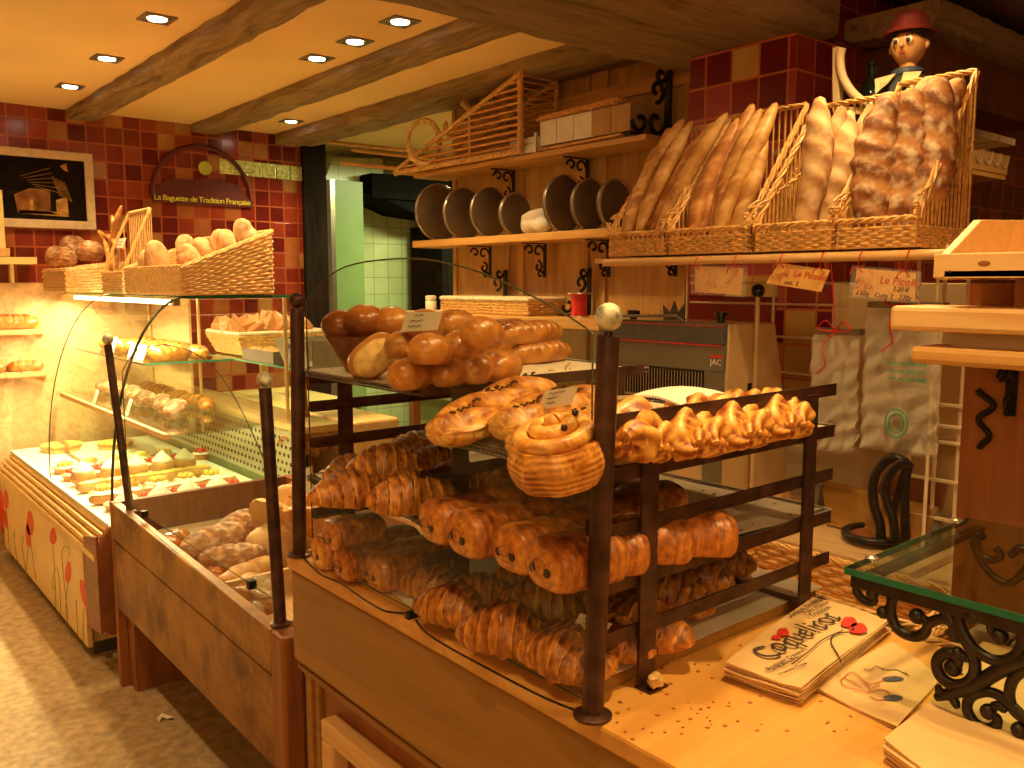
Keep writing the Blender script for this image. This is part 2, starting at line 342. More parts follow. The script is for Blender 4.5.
def dup(src,label,loc,rz=0,sc3=1,rx=0,ry=0,group=None):
    """first use moves the source itself; later ones copy it with its parts"""
    if src.name in USED:
        o=src.copy(); COL.objects.link(o)
        for ch in src.children:
            c=ch.copy(); COL.objects.link(c); c.parent=o
            for g in ch.children:
                d=g.copy(); COL.objects.link(d); d.parent=c
    else: o=src; USED.add(src.name)
    o.location=loc; o.rotation_euler=(rx,ry,rz); o.scale=(sc3,)*3 if not isinstance(sc3,tuple) else sc3
    o['label']=label
    if group: o['group']=group
    return o
def textmb(body,size,origin,xd,yd,shear=0,ext=.0004,space=1.0,align='LEFT'):
    cu=bpy.data.curves.new('t','FONT'); cu.body=body; cu.size=size; cu.shear=shear; cu.extrude=ext; cu.space_character=space; cu.align_x=align; cu.resolution_u=3
    o=bpy.data.objects.new('t',cu); me=bpy.data.meshes.new_from_object(o)
    X=Vector(xd).normalized();Y=Vector(yd);Y=(Y-X*Y.dot(X)).normalized();Z=X.cross(Y);O=Vector(origin)
    mb=MB(); mb.add([O+X*v.co.x+Y*v.co.y+Z*v.co.z for v in me.vertices],[tuple(p.vertices) for p in me.polygons])
    bpy.data.objects.remove(o); bpy.data.curves.remove(cu); bpy.data.meshes.remove(me); return mb
def merge(*ms):
    r=MB()
    for q in ms: r.add(q.v,q.f,q.b)
    return r
def smoothpath(pts,n=6):
    P=[Vector(p) for p in pts];out=[]
    for i in range(len(P)-1):
        p0=P[max(i-1,0)];p1=P[i];p2=P[i+1];p3=P[min(i+2,len(P)-1)]
        for k in range(n):
            t=k/n; out.append(.5*((2*p1)+(-p0+p2)*t+(2*p0-5*p1+4*p2-p3)*t*t+(-p0+3*p1-3*p2+p3)*t**3))
    out.append(P[-1]); return out
ORD=['first','second','third','fourth','fifth','sixth','seventh','eighth','ninth','tenth','eleventh','twelfth','thirteenth','fourteenth']
# ================================================================== THE ROOM
plain('stone_floor',(.44,.31,.17),.55,0,.3,26,.9,spec=.35)
struct('floor',MB().box(-2.5,7.5,-2.5,7.6,-.08,0),'stone_floor')
struct('ceiling',MB().box(-2.5,3.02,-2.5,5.98,2.65,2.72),'plaster')
struct('ceiling_passage',MB().box(3.02,7.5,-2.5,7.6,2.72,2.8),'plaster')
struct('wall_left',MB().box(-2.5,2.92,5.9,5.98,0,2.65),'red_tile_left')
struct('wall_back',MB().box(3.0,3.08,2.2,4.14,0,2.72),'pine_z')
struct('wall_rear',MB().box(-2.5,-2.42,-2.5,5.9,0,2.65),'plaster')
struct('wall_front',MB().box(-2.42,7.5,-2.5,-2.42,0,2.65),'plaster')
struct('wall_kitchen',MB().box(3.2,7.5,6.8,6.9,0,2.8),'green_tile')
struct('wall_passage',MB().box(7.4,7.5,-2.42,6.8,0,2.8),'plaster')
# pillar in front of the panelled wall: tiled on both visible faces
p=MB(); p.box(2.73,2.735,1.742,2.2,1.55,2.46); struct('wall_pillar_side',p,'red_tile_pillar_a')
p=MB(); p.box(2.735,3.0,1.74,2.2,1.55,2.46); struct('wall_pillar',p,'red_tile_pillar_b')
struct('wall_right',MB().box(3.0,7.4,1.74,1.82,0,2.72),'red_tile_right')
struct('wall_pillar_foot',MB().box(2.735,3.0,1.74,2.2,0,1.55),'red_tile_right')
# vertical mouldings of the panelling
k=0
for y in (4.1,3.62,3.5,3.02,2.9,2.42,2.3):
    struct('trim_%d'%k,MB().box(2.985,3.0,y-.012,y+.012,0,2.65),'pine_z'); k+=1
struct('trim_%d'%k,MB().box(2.982,3.0,2.21,4.13,2.44,2.50),'pine_y'); k+=1
# dark post at the passage, pale post beside it, chamfered lintel
b=MB(); b.box(2.92,3.1,5.86,5.99,0,2.66); struct('trim_passage_post',b,'post_wood')
def rough_beam(name,x0,x1,y0,y1,z0,z1,axis,mat):
    mb=MB();n=26;seg=[]
    vs=[]
    for i in range(n+1):
        t=i/n;j=lambda:random.uniform(-.007,.007)
        if axis=='y':
            y=y0+(y1-y0)*t; ring=[(x0+j(),y,z1),(x0+.0+j(),y,z0+.012+j()),(x0+.02,y,z0+j()),((x0+x1)/2,y,z0+j()*.8),(x1-.02,y,z0+j()),(x1+j(),y,z0+.015+j()),(x1+j(),y,z1)]
        else:
            x=x0+(x1-x0)*t; ring=[(x,y0+j(),z1),(x,y0+j(),z0+.02+j()),(x,y0+.02,z0+j()),(x,(y0+y1)/2,z0+j()*.8),(x,y1-.02,z0+j()),(x,y1+j(),z0+.02+j()),(x,y1+j(),z1)]
        vs+=ring
    m=7;fs=[(i*m+q,i*m+(q+1)%m,(i+1)*m+(q+1)%m,(i+1)*m+q) for i in range(n) for q in range(m)]+[tuple(range(m))[::-1],tuple(n*m+q for q in range(m))]
    mb.add(vs,fs); o=single(name,mb,mat,kind='structure',smooth=True); return o
rough_beam('trim_beam_a',1.375,1.56,2.37,5.9,2.6,2.67,'y','old_beam_y')
rough_beam('trim_beam_b',2.13,2.34,2.37,5.9,2.6,2.67,'y','old_beam_y')
rough_beam('trim_beam_c',2.72,3.0,2.37,5.9,2.58,2.67,'y','old_beam_y')
rough_beam('trim_cross_beam',-.6,2.9,1.68,2.385,2.46,2.8,'x','old_beam_x')
rough_beam('trim_beam_d',3.04,4.3,1.40,1.74,2.47,2.555,'x','old_beam_x')
rough_beam('trim_beam_e',2.95,7.2,1.1,1.70,2.66,2.8,'x','old_beam_x')
struct('trim_hood',MB().box(3.2,4.3,1.5,1.74,2.28,2.47),'dark_wood')
# ------------------------------------------------------------------ recessed ceiling lamps
LP=[(157,18),(107,58),(70,86),(400,21),(355,41),(317,58),(291,121)]
LPOS=[onz(u,v,2.65) for u,v in LP]
LPOS=[Vector((q.x,q.y,2.65)) for q in LPOS]
rowname=['nearest of the left row','middle of the left row','farthest of the left row','nearest of the right row','middle of the right row','farthest of the right row','alone between the last two beams near the passage']
extra=[(1.1,.6),(1.7,1.0),(.2,2.4),(.2,3.8),(.2,1.0),(2.35,1.25),(1.65,-.7),(3.5,.7)]  # spots out of view; last two added to brighten the trays and right corner
LA=LPOS+[Vector((x,y,2.65)) for x,y in extra]
for i,q in enumerate(LA):
    lab='square recessed ceiling spotlight, '+(rowname[i] if i<7 else 'overhead %s'%['above the front of the counter','above the metal rack','over the aisle by the bread bin','over the aisle by the pastry case','over the aisle at the front','above the baguette baskets','unseen, added to light the rack trays','unseen, added to brighten the far right corner of the shop'][i-7])
    t=thing('ceiling_spotlight',lab,'ceiling light',q,'recessed ceiling spotlights')
    w=.062
    fr=MB()
    for (a,b_,c,d) in ((-w,w,-w,-w*.72),(-w,w,w*.72,w),(-w,-w*.72,-w*.72,w*.72),(w*.72,w,-w*.72,w*.72)): fr.box(q.x+a,q.x+b_,q.y+c,q.y+d,2.644,2.65)
    part('frame',fr,'pan_metal',t)
    part('reflector',MB().lathe([(.044,-.002),(.046,-.006),(.038,-.004)],(q.x,q.y,2.65)),'bright_metal',t,True)
    part('bulb',MB().lathe([(.001,-.007),(.036,-.007),(.037,-.003),(.001,-.0025)],(q.x,q.y,2.65)),'led_disc',t,True)
    L=bpy.data.lights.new('spotlight_beam','SPOT'); L.energy=62; L.color=(1,.68,.27); L.spot_size=2.2; L.spot_blend=.8; L.shadow_soft_size=.045
    if i>=7: L.energy={11:40,7:70,8:45,12:42,13:110,14:60}.get(i,60)
    lo=bpy.data.objects.new('spotlight_beam',L); COL.objects.link(lo); lo.location=(q.x,q.y,2.635)
# soft warm fill light added unseen behind the camera and fluorescent tube in the kitchen
def area(loc,rot,size,e,col,sy=None):
    L=bpy.data.lights.new('light','AREA'); L.energy=e; L.color=col; L.size=size
    if sy: L.shape='RECTANGLE'; L.size_y=sy
    o=bpy.data.objects.new('area_light',L); COL.objects.link(o); o.location=loc; o.rotation_euler=rot; return o
area((4.4,5.2,2.6),(0,0,0),1.2,75,(.9,1,.46),.3)
area((-1.6,-1.4,2.3),(math.radians(62),0,math.radians(-40)),1.8,34,(1,.68,.3))
area((1.31,4.8,1.49),(0,math.radians(10),0),.05,62,(1,.8,.42),1.8)
w=bpy.data.worlds.new('world'); sc.world=w; w.use_nodes=True; w.node_tree.nodes['Background'].inputs[0].default_value=(1,.66,.3,1); w.node_tree.nodes['Background'].inputs[1].default_value=.16
# ------------------------------------------------------------------ kitchen beyond the passage
t=thing('extractor_hood','black extractor hood on the green tiled kitchen wall','extractor hood',(4.3,6.55,2.2))
part('canopy',MB().prism([(3.75,6.3,2.5),(3.75,6.3,2.34),(4.15,6.3,2.2),(5.4,6.3,2.1),(5.4,6.3,2.55)],(0,.5,0)),'soot',t)
part('rim',MB().box(3.73,5.4,6.27,6.3,2.3,2.36),'soot',t)
t=thing('kitchen_oven','dark oven standing below the black extractor hood','oven',(4.9,6.45,0))
part('body',MB().box(4.38,5.6,6.2,6.7,0,2.1),'soot',t); part('door',MB().box(4.5,5.5,6.17,6.2,1.1,1.8),'soot',t); part('glowing_lamp',MB().ball((4.73,6.16,1.86),.022),'ember',t,True)
t=thing('kitchen_door','pale green half open door with a lit top, beside the dark passage post','door',(3.75,6.3,0))
part('door_leaf',MB().box(3.40,3.66,6.3,6.36,0,2.42),'door_green',t); part('door_edge',MB().box(3.36,3.40,6.29,6.37,0,2.42),'bright_metal',t)
single('door_lintel',MB().prism([(3.42,6.5,2.42),(3.5,6.5,2.62),(3.98,6.5,2.66),(3.98,6.5,2.42)],(0,.1,0)),'green_tile','pale green chamfered lintel over the kitchen door','lintel')
for i,(a,b_) in enumerate([((340,163),(412,170)),((352,150),(440,160)),((330,142),(420,152))]):
    A=ony(*a,5.0+i*.2);B=ony(*b_,4.5+i*.2); single('wooden_pole',MB().tube([A,B],.012,8),'pine_y',['lowest','middle','topmost'][i]+' of the wooden poles hanging under the ceiling by the kitchen','pole','poles by the kitchen',True)
# ------------------------------------------------------------------ framed picture and sign on the tiled wall
t=thing('framed_picture','large dark photograph of a bread oven in a cream frame on the tiled wall','picture',(.8,5.88,1.9))
x0,x1,z0,z1=.02,1.5,1.93,2.395
fr=MB(); 
for a in ((x0,x1,z1-.05,z1),(x0,x1,z0,z0+.05),(x0,x0+.05,z0+.05,z1-.05),(x1-.05,x1,z0+.05,z1-.05)): fr.box(a[0],a[1],5.86,5.9,a[2],a[3])
part('frame',fr,'frame_cream',t,bevel=.004)
part('print',MB().box(x0+.05,x1-.05,5.872,5.888,z0+.05,z1-.05),'picture_dark',t)
pp=MB()
def pw(pts,y=5.869): return [ony(u,v,y) for u,v in pts]
pp.prism(pw([(14,194),(30,188),(50,190),(51,212),(60,215),(18,213)]),(0,.002,0)); part('printed_oven',pp,'picture_brown',t)
pp=MB(); pp.prism(pw([(56,200),(67,197),(69,217),(18,213),(20,210),(57,212)]),(0,.0025,0)); pp.prism(pw([(30,200),(33,199),(34,210),(30,210)],5.868),(0,.002,0)); pp.prism(pw([(60,166),(66,163),(68,172),(64,170)]),(0,.002,0))
for i in range(7): a=ony(52+i*2,176+i,5.869); b_=ony(60+i*2,196+i,5.869); pp.beam(a,b_,.006,.002)
for i in range(6): a=ony(20+i*3,176+i*2,5.869); b_=ony(50+i*2,168+i*5,5.869); pp.beam(a,b_,.003,.002)
part('printed_glow',pp,'picture_gold',t)
t=thing('arched_sign','arched maroon bakery sign with yellow lettering on the tiled wall','sign',(2.18,5.87,2.1))
y=5.885
arc=[];cx,cz=2.19,2.17
for i in range(25):
    a=PI*i/24; arc.append((cx-.335*math.cos(a),y,cz+.34*math.sin(a)))
part('arch',MB().tube(arc,.016,8),'sign_maroon',t,True)
part('name_plate',MB().box(1.855,2.53,y-.006,5.899,2.125,2.19),'sign_maroon',t)
wheat=MB().prism([(1.87,y-.002,2.19),(2.5,y-.002,2.19),(2.45,y-.002,2.27),(2.3,y-.002,2.3),(1.95,y-.002,2.28)],(0,.01,0)); part('landscape_plate',wheat,'sign_maroon',t)
part('sun_disc',MB().lathe([(.001,0),(.045,0),(.045,.012),(.001,.012)],(2.21,y-.004,2.37),18,'y'),'sign_green',t)
tx=textmb('La Baguette de Tradition Française',.051,(1.862,y-.008,2.141),(1,0,0),(0,0,1),ext=.001,space=.86)
w_=max(v[0] for v in tx.v)-1.862; tx.v=[(1.862+(v[0]-1.862)*.655/w_,v[1],v[2]) for v in tx.v]
part('lettering',tx,'yellow_letter',t)
# row of bright pale green squares laid on the tiled wall
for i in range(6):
    a=ony(219+i*14.2,158.5+i*1.5,5.898); struct('trim_green_square_%d'%i,MB().box(a.x,a.x+.1,5.89,5.9,a.z-.1,a.z),'pale_green',bevel=.003)
# ================================================================== PAN SHELVES
def bracket_mesh(s=1.0):
    """scrolled iron shelf bracket in the xz plane: wall side at x=0, going to -x"""
    mb=MB(); mb.beam((0,0,0),(0,0,-.17*s),.02,.006,(1,0,0)); mb.beam((0,0,0),(-.15*s,0,0),.02,.006)
    def spi(cx,cz,r,a0,turn,dirn=1):
        P=[]
        for i in range(20):
            f=i/19; a=a0+dirn*turn*f; rr=r*(1-.75*f); P.append((cx+rr*math.cos(a),0,cz+rr*math.sin(a)))
        mb.tube(P,.006*s,6)
    spi(-.045*s,-.04*s,.036*s,0,5.5); spi(-.045*s,-.115*s,.03*s,PI/2,6,-1); spi(-.105*s,-.035*s,.03*s,PI,5.5,-1); spi(-.03*s,-.155*s,.02*s,0,6)
    return mb
def shelf(name,label,y0,y1,x0,z0,z1,mat,mm): return single(name,MB().box(x0,2.98,y0,y1,z0,z1),mat,label,'shelf',bevel=.003)
shelf('wall_shelf','long pine wall shelf carrying the round pans',2.3,4.19,2.75,1.80,1.838,'pine_y',0)
shelf('wall_shelf','upper pine wall shelf with wicker basket and paper stacks',2.44,4.17,2.75,2.188,2.212,'pine_y',0)
shelf('wall_shelf','low wooden ledge behind the slicer with the red ribbon spool',2.2,4.13,2.6,1.40,1.445,'pine_y',0)
br=[(2.97,3.75,1.80,'under the pan shelf, leftmost'),(2.97,3.3,1.80,'under the pan shelf, second from the left'),(2.97,2.85,1.80,'under the pan shelf, third from the left'),(2.97,2.45,1.80,'under the pan shelf, rightmost')]
br+=[(2.97,3.55,2.188,'above the pans, left one'),(2.97,3.0,2.188,'above the pans, right one'),]
bp=single('shelf_bracket',bracket_mesh(1.0).xf(Matrix.Identity(4)),'black_iron','b','bracket',smooth=True,local=True)
for (x,y,z,l) in br: dup(bp,'black scrolled iron shelf bracket '+l,(x,y,z-.002),group='iron shelf brackets')
q=[(466,318),(548,318)]
for i,(x,y) in enumerate([(2.97,3.62),(2.97,2.98)]):
    o=dup(bp,'large black scrolled iron bracket standing on the low ledge, '+['left','right'][i],(x,y,1.45),rx=PI,sc3=1.3,group='iron brackets on the ledge')
dup(bp,'large black scrolled iron bracket on the upper shelf beside the tiled pillar',(2.96,2.5,2.215),rx=PI,sc3=1.7)
# pans
for i,(y,r,nm) in enumerate([(4.07,.158,'largest, leftmost'),(3.83,.138,'second from the left'),(3.60,.130,'third from the left'),(3.39,.108,'small one left of the white cloth'),(3.03,.135,'large one right of the white cloth'),(2.86,.118,'second right of the white cloth'),(2.70,.110,'partly behind the first baguette basket')]):
    c=(2.86,y,1.838+r+.001); prof=[(.001,.0),(r*.9,.0),(r,-.014),(r,-.018),(r*.93,-.012),(r*.88,-.004),(.001,-.004)]
    t=thing('round_pan','dark round metal baking pan standing on edge, '+nm,'pan',(2.86,y,1.839),'round pans on the shelf')
    mb=MB().lathe([(a,-b_) for a,b_ in prof][::-1],(c[0],c[1],c[2]),36,'y'); part('disc',mb,'pan_metal',t,True)
    part('rim',MB().tube([(c[0]+r*math.cos(a),c[1]-.001,c[2]+r*math.sin(a)) for a in [2*PI*q/40 for q in range(40)]],.0035,6,True),'bright_metal',t,True)
def blob(c,s,seed,amp=.25,n=26,m=18):
    rnd=random.Random(seed);W=[(rnd.uniform(2,6),rnd.uniform(2,6),rnd.uniform(0,6)) for _ in range(5)]
    def fn(t,a):
        th=PI*t; x,y,z=math.sin(th)*math.cos(a),math.sin(th)*math.sin(a),-math.cos(th)
        k=1+amp*sum(math.sin(p*x*1.3+q_*y+r_+p*z) for p,q_,r_ in W)/5*1.6
        return (c[0]+s[0]*x*k,c[1]+s[1]*y*k,max(c[2]-s[2],c[2]+s[2]*z*k),.5)
    return MB().loft(fn,n,m)
single('white_cloth',blob((2.83,3.2,1.838+.055),(.06,.10,.056),3,.4),'cloth_white','crumpled white cloth between the pans on the shelf','cloth',smooth=True)
# red ribbon spool, jar, tray on the ledge
t=thing('ribbon_spool','red ribbon spool standing on the low ledge','ribbon spool',(2.75,2.75,1.445))
c=onx(579,318,2.75); t.location=(2.75,c.y,1.445); ROOT[t.name]=(2.75,c.y,1.445)
part('ribbon',MB().lathe([(.036,.006),(.036,.105)],(2.75,c.y,1.446)),'red_ribbon',t,True)
part('flange',MB().lathe([(.055,.105),(.055,.11)],(2.75,c.y,1.446)),'bright_metal',t); part('flange',MB().lathe([(.05,0),(.05,.006)],(2.75,c.y,1.446)),'bright_metal',t)
# ================================================================== WICKER
def perim(w,d,n_):
    P=[]
    L=2*(w+d);k=int(L/n_);
    for i in range(k):
        s=i/k*L
        if s<w: P.append((0,-w/2+s))
        elif s<w+d: P.append((s-w,w/2))
        elif s<2*w+d: P.append((d,w/2-(s-w-d)))
        else: P.append((d-(s-2*w-d),-w/2))
    return P
def wicker_basket(name,label,w,d,hf,hb,loc,rz,mat,weave_h=None,rows=8,stake=.024,group=None,flare=0.0,rimr=.007,band=False):
    """front (low side) faces local -x; solid weave up to weave_h (or all the way)"""
    t=thing(name,label,'basket',loc,group); t.rotation_euler=(0,0,rz); ROOT[t.name]=(0,0,0)
    P=perim(w,d,stake)
    if len(P)%2: P=perim(w,d,2*(w+d)/(len(P)+1)*.9999)
    def hh(x): 
        if weave_h and x<.02: return hf
        return hf+(hb-hf)*(x/d)
    def fl(x,y,z,h): k=1+flare*(z/max(h,.01)); return (d/2+(x-d/2)*k,y*k)
    wv=MB()
    for r in range(rows):
        path=[]
        for i,(x,y) in enumerate(P):
            h=(weave_h if weave_h else hh(x)); z=(r+.5)/rows*h
            o=.0035*(1 if (i+r)%2 else -1); nx=0;ny=0
            if x<=1e-6: nx=-1
            elif x>=d-1e-6: nx=1
            elif y>0: ny=1
            else: ny=-1
            X,Y=fl(x,y,z,hb); path.append((X+nx*o,Y+ny*o,z))
        hr=(weave_h or (hf+hb)/2)/rows*.56
        wv.tube(path,hr,5,True,flat=.6 if False else 1)
    part('weave',wv,mat,t,True)
    st=MB()
    for i,(x,y) in enumerate(P):
        h=hh(x); X0,Y0=fl(x,y,0,hb); X1,Y1=fl(x,y,h,hb); st.tube([(X0,Y0,0),((X0+X1)/2,(Y0+Y1)/2,h/2),(X1,Y1,h)],.0032,5)
    part('stakes',st,mat,t,True)
    part('base',MB().box(.004,d-.004,-w/2+.004,w/2-.004,.001,.008),mat,t)
    # braided rim
    Q=perim(w,d,.012); rim=MB()
    for ph in (0,2.1,4.2):
        pa=[]
        for i,(x,y) in enumerate(Q):
            h=hh(x)+.002; X,Y=fl(x,y,h,hb); a=i*.9+ph; pa.append((X+.005*math.cos(a),Y+.005*math.sin(a)*.8,h+.005*math.sin(a)))
        rim.tube(pa,rimr*.62,5,True)
    part('rim',rim,mat,t,True)
    if band:
        for sy in (-1,1):
            bd=MB()
            for ph in (0,PI):
                bd.tube([(x_,sy*(w/2)+.004*math.cos(i*1.1+ph),hf+.05+(hb-hf)*.42*(x_/d)+.004*math.sin(i*1.1+ph)) for i,x_ in enumerate([d*q/20 for q in range(1,21)])],.0028,5)
                bd.tube([(.0+.008*math.cos(i*1.3+ph),sy*(w/2)-.0,hf+z_) for i,z_ in enumerate([.006*q for q in range(8)])],.005,5)
            part('side_band',bd,mat,t,True)
        pass
    return t
# the four baguette baskets
BX=2.14
SPAN=[(607,664),(667,747),(752,832),(835,917)]
BY=[]
for i,(ul,ur) in enumerate(SPAN):
    yl=onx(ul,245,BX).y; yr=onx(ur,245,BX).y; BY.append((yl,yr))
names=['leftmost tall wicker basket holding thin baguettes','second tall wicker basket from the left, holding golden baguettes','third tall wicker basket from the left, with floury twisted loaves','rightmost tall wicker basket with thick floury country loaves']
BZ=1.682
for i,(yl,yr) in enumerate(BY):
    wicker_basket('bread_basket',names[i],(yl-yr)-.012,.30,.07,[.44,.455,.44,.465][i],(BX,(yl+yr)/2,BZ+.006),0,'wicker',weave_h=.055,rows=7,stake=.021,group='tall baguette baskets',band=True)
# shelf under them, hanging rod, wire stand
t=thing('basket_shelf','slatted shelf with a wooden rod along its front under the baguette baskets','shelf',(BX,1.5,BZ))
part('board',MB().box(BX+.0,BX+.42,.9,2.12,BZ-.015,BZ),'pine_light',t)
part('rod',MB().tube([(BX-.012,.92,BZ-.014),(BX-.012,2.06,BZ-.014)],.0125,12),'pine_light',t,True)
wr=MB()
for (u,xx_) in ((688,2.55),(775,2.55),(939,BX+.05)):
    a=onx(u,262,xx_); wr.tube([(xx_,a.y,BZ-.016),(xx_,a.y,.0)],.005,8)
for z in (1.60,1.53,1.42,1.30,1.18,1.06): wr.tube([(2.55,onx(690,300,2.55).y,z),(2.55,onx(850,300,2.55).y,z)],.004,6)
part('wire_stand',wr,'white_wire',t,True)
# ------------------------------------------------------------------ breads: prototypes
def p_baguette(name,L,r,seed,mat,scores=6,bend=.02,flour=False,twist=False):
    rnd=random.Random(seed);ph=rnd.uniform(0,6)
    def fn(t,a):
        x=L*(t-.5); e=min(1,math.sin(PI*min(max(t,.0),1))**.38+.02) if 0<t<1 else .03
        k=1+.05*math.sin(9*t+ph)
        rr=r*e*k; B=.5+.15*math.sin(20*t+ph)
        if twist:
            g=math.sin(a*2+t*L*70+ph); rr*=1+.09*g; B+=.3*g
        else:
            s=math.sin(t*scores*2*PI-a*1.2+ph)
            top=max(0,math.cos(a-PI/2))
            if s>.45: rr*=1-.07*top; B-=.45*top*(s-.45)*2
        y=rr*math.cos(a); z=rr*math.sin(a)*.88+bend*math.sin(PI*t)
        return (x,y+bend*.5*math.sin(2*PI*t+ph),z,B)
    mb=MB().loft(fn,60,16); return single(name,mb,mat,'x','bread',smooth=True,local=True)
bag=[p_baguette('baguette',.56,.03,1,'baguette'),p_baguette('baguette',.56,.031,2,'baguette_dark'),p_baguette('baguette',.56,.029,3,'baguette',5,.03)]
tw=[p_baguette('twisted_loaf',.53,.04,4,'floury',bend=.02,twist=True),p_baguette('twisted_loaf',.5,.036,8,'floury',bend=-.02,twist=True)]
co_=[p_baguette('country_loaf',.6,.056,5,'country',bend=.015,twist=True),p_baguette('country_loaf',.6,.058,6,'country',bend=-.02,twist=True),p_baguette('country_loaf',.58,.05,9,'floury',bend=.02)]
def leaning(src,label,ub,vb,ut,vt,xb,xt,group,L):
    """loaf whose bottom and top are seen at those points, at depths xb and xt"""
    a=onx(ub,vb,xb);b_=onx(ut,vt,xt);d=(b_-a)
    rot=d.to_track_quat('X','Z').to_euler()
    src_=src
    if src.name in USED: o=src.copy(); COL.objects.link(o)
    else: o=src; USED.add(src.name)
    o.rotation_mode='XYZ'; o.rotation_euler=rot; s=d.length/L; o.scale=(s,1,1); o.location=(a+b_)/2; o['label']=label; o['group']=group; return o
xb,xt=BX+.06,BX+.25
B1=[(628,240,660,145,0),(640,242,668,128,1),(622,240,684,118,0),(640,238,695,120,2),(650,244,716,122,1),(648,238,703,135,1),(655,246,728,112,0),(648,236,712,116,2)]
for i,(a,b_,c,d,k) in enumerate(B1[:7]): leaning(bag[k],'thin baguette in the leftmost tall basket, %s from the left'%ORD[i],a,b_,c,d,xb+.02*(i%3),xt+(.02 if i%2 else -.02),'baguettes in the leftmost basket',.56)
B2=[(690,246,738,118,1),(700,244,752,104,1),(708,246,762,108,0),(716,244,778,102,0),(722,246,744,135,1),(738,246,770,116,2)]
for i,(a,b_,c,d,k) in enumerate(B2): leaning(bag[k],'golden baguette in the second tall basket, %s from the left'%ORD[i],a,b_,c,d,xb+.02*(i%3),xt+(.02 if i%2 else -.02),'baguettes in the second basket',.56)
B3=[(806,244,824,96,0,.05),(818,246,838,106,1,.1),(827,246,853,110,0,.15),(834,246,868,104,1,.2)]
for i,(a,b_,c,d,k,dx) in enumerate(B3): leaning(tw[k],'floury twisted loaf in the third tall basket, %s from the left'%ORD[i],a,b_,c,d,BX+.05+dx*.4,BX+.14+dx*.7,'twisted loaves',[.53,.5][k])
B4=[(868,250,888,92,0,.06),(884,252,917,86,1,.07),(896,250,930,76,2,.17),(905,252,942,76,1,.09),(912,250,958,78,0,.16)]
for i,(a,b_,c,d,k,dx) in enumerate(B4): leaning(co_[k],'thick floury country loaf in the rightmost tall basket, %s from the left'%ORD[i],a,b_,c,d,BX+dx,BX+.08+dx,'country loaves',[.6,.6,.58][k])
# ------------------------------------------------------------------ hanging signs
def sign_card(name,label,pts,x,sleeve,texts,grp=None):
    A,B,C,D=[onx(u,v,x) for u,v in pts]   # tl,tr,br,bl
    c=(A+B+C+D)/4; t=thing(name,label,'sign',c,grp); tk=Vector((.0025,0,0))
    part('card',MB().prism([A,B,C,D],tk),'card_orange',t)
    ex=(B-A);ey=(A-D);nrm=Vector((-.0012,0,0))
    if sleeve:
        g=1.16; Q=[c+(p_-c)*g for p_ in (A,B,C,D)]; part('plastic_sleeve',MB().prism([q_+Vector((-.004,0,0)) for q_ in Q],Vector((.008,0,0))),'plastic_sleeve',t)
    for (s,fx,fy,size,mt) in texts:
        part('writing',textmb(s,size,D+ex*fx+ey*fy+nrm,ex,ey,shear=.2),mt,t)
    pic=MB()
    rnd=random.Random(len(label))
    for i in range(14):
        fx=rnd.uniform(.06,.28) if texts and len(texts)>1 else rnd.uniform(.08,.92); fy=rnd.uniform(.25,.85); o=D+ex*fx+ey*fy+nrm; pic.tube(smoothpath([o+Vector((0,rnd.uniform(-.012,.012),rnd.uniform(-.012,.012))) for _ in range(4)],4),.0006,4)
    part('drawing',pic,'ink_pale_red',t)
    rb=MB()
    for P_ in (A+ex*.1,B-ex*.1):
        rb.tube(smoothpath([P_+Vector((0,0,-.012)),P_+Vector((-.016,.003,.006)),Vector((BX-.03,P_.y,BZ-.014)),Vector((BX-.012,P_.y,BZ+.001)),Vector((BX+.004,P_.y,BZ-.02)),P_+Vector((.006,0,.004)),P_+Vector((.0,0,-.008))],5),.0013,5)
        rb.tube(smoothpath([P_+Vector((-.016,.003,.006)),P_+Vector((-.022,.018,-.004)),P_+Vector((-.018,.024,-.016))],5),.0016,5)
    part('ribbon',rb,'red_ribbon',t,True)
    return t
sign_card('hanging_sign','small orange picture card in a clear sleeve hanging left of the black lever ball',[(695,266),(743,268),(741,295),(695,292)],BX-.012,True,[])
sign_card('hanging_sign','tilted orange Le Picollo card tied to the rod between the other two cards',[(779,263),(830,270),(821,292),(766,283)],BX-.012,False,[('Le Picollo',.42,.5,.026,'ink_red'),('cuit.. 2',.35,.1,.016,'ink')])
sign_card('hanging_sign','orange Le Picollo card in a clear sleeve, rightmost on the rod',[(857,268),(916,273),(915,301),(853,296)],BX-.012,True,[('Le Picollo',.42,.55,.027,'ink_red'),('3,20 €',.66,.33,.016,'ink'),('a 60g   Cuits 2   330g',.04,.06,.017,'ink')])
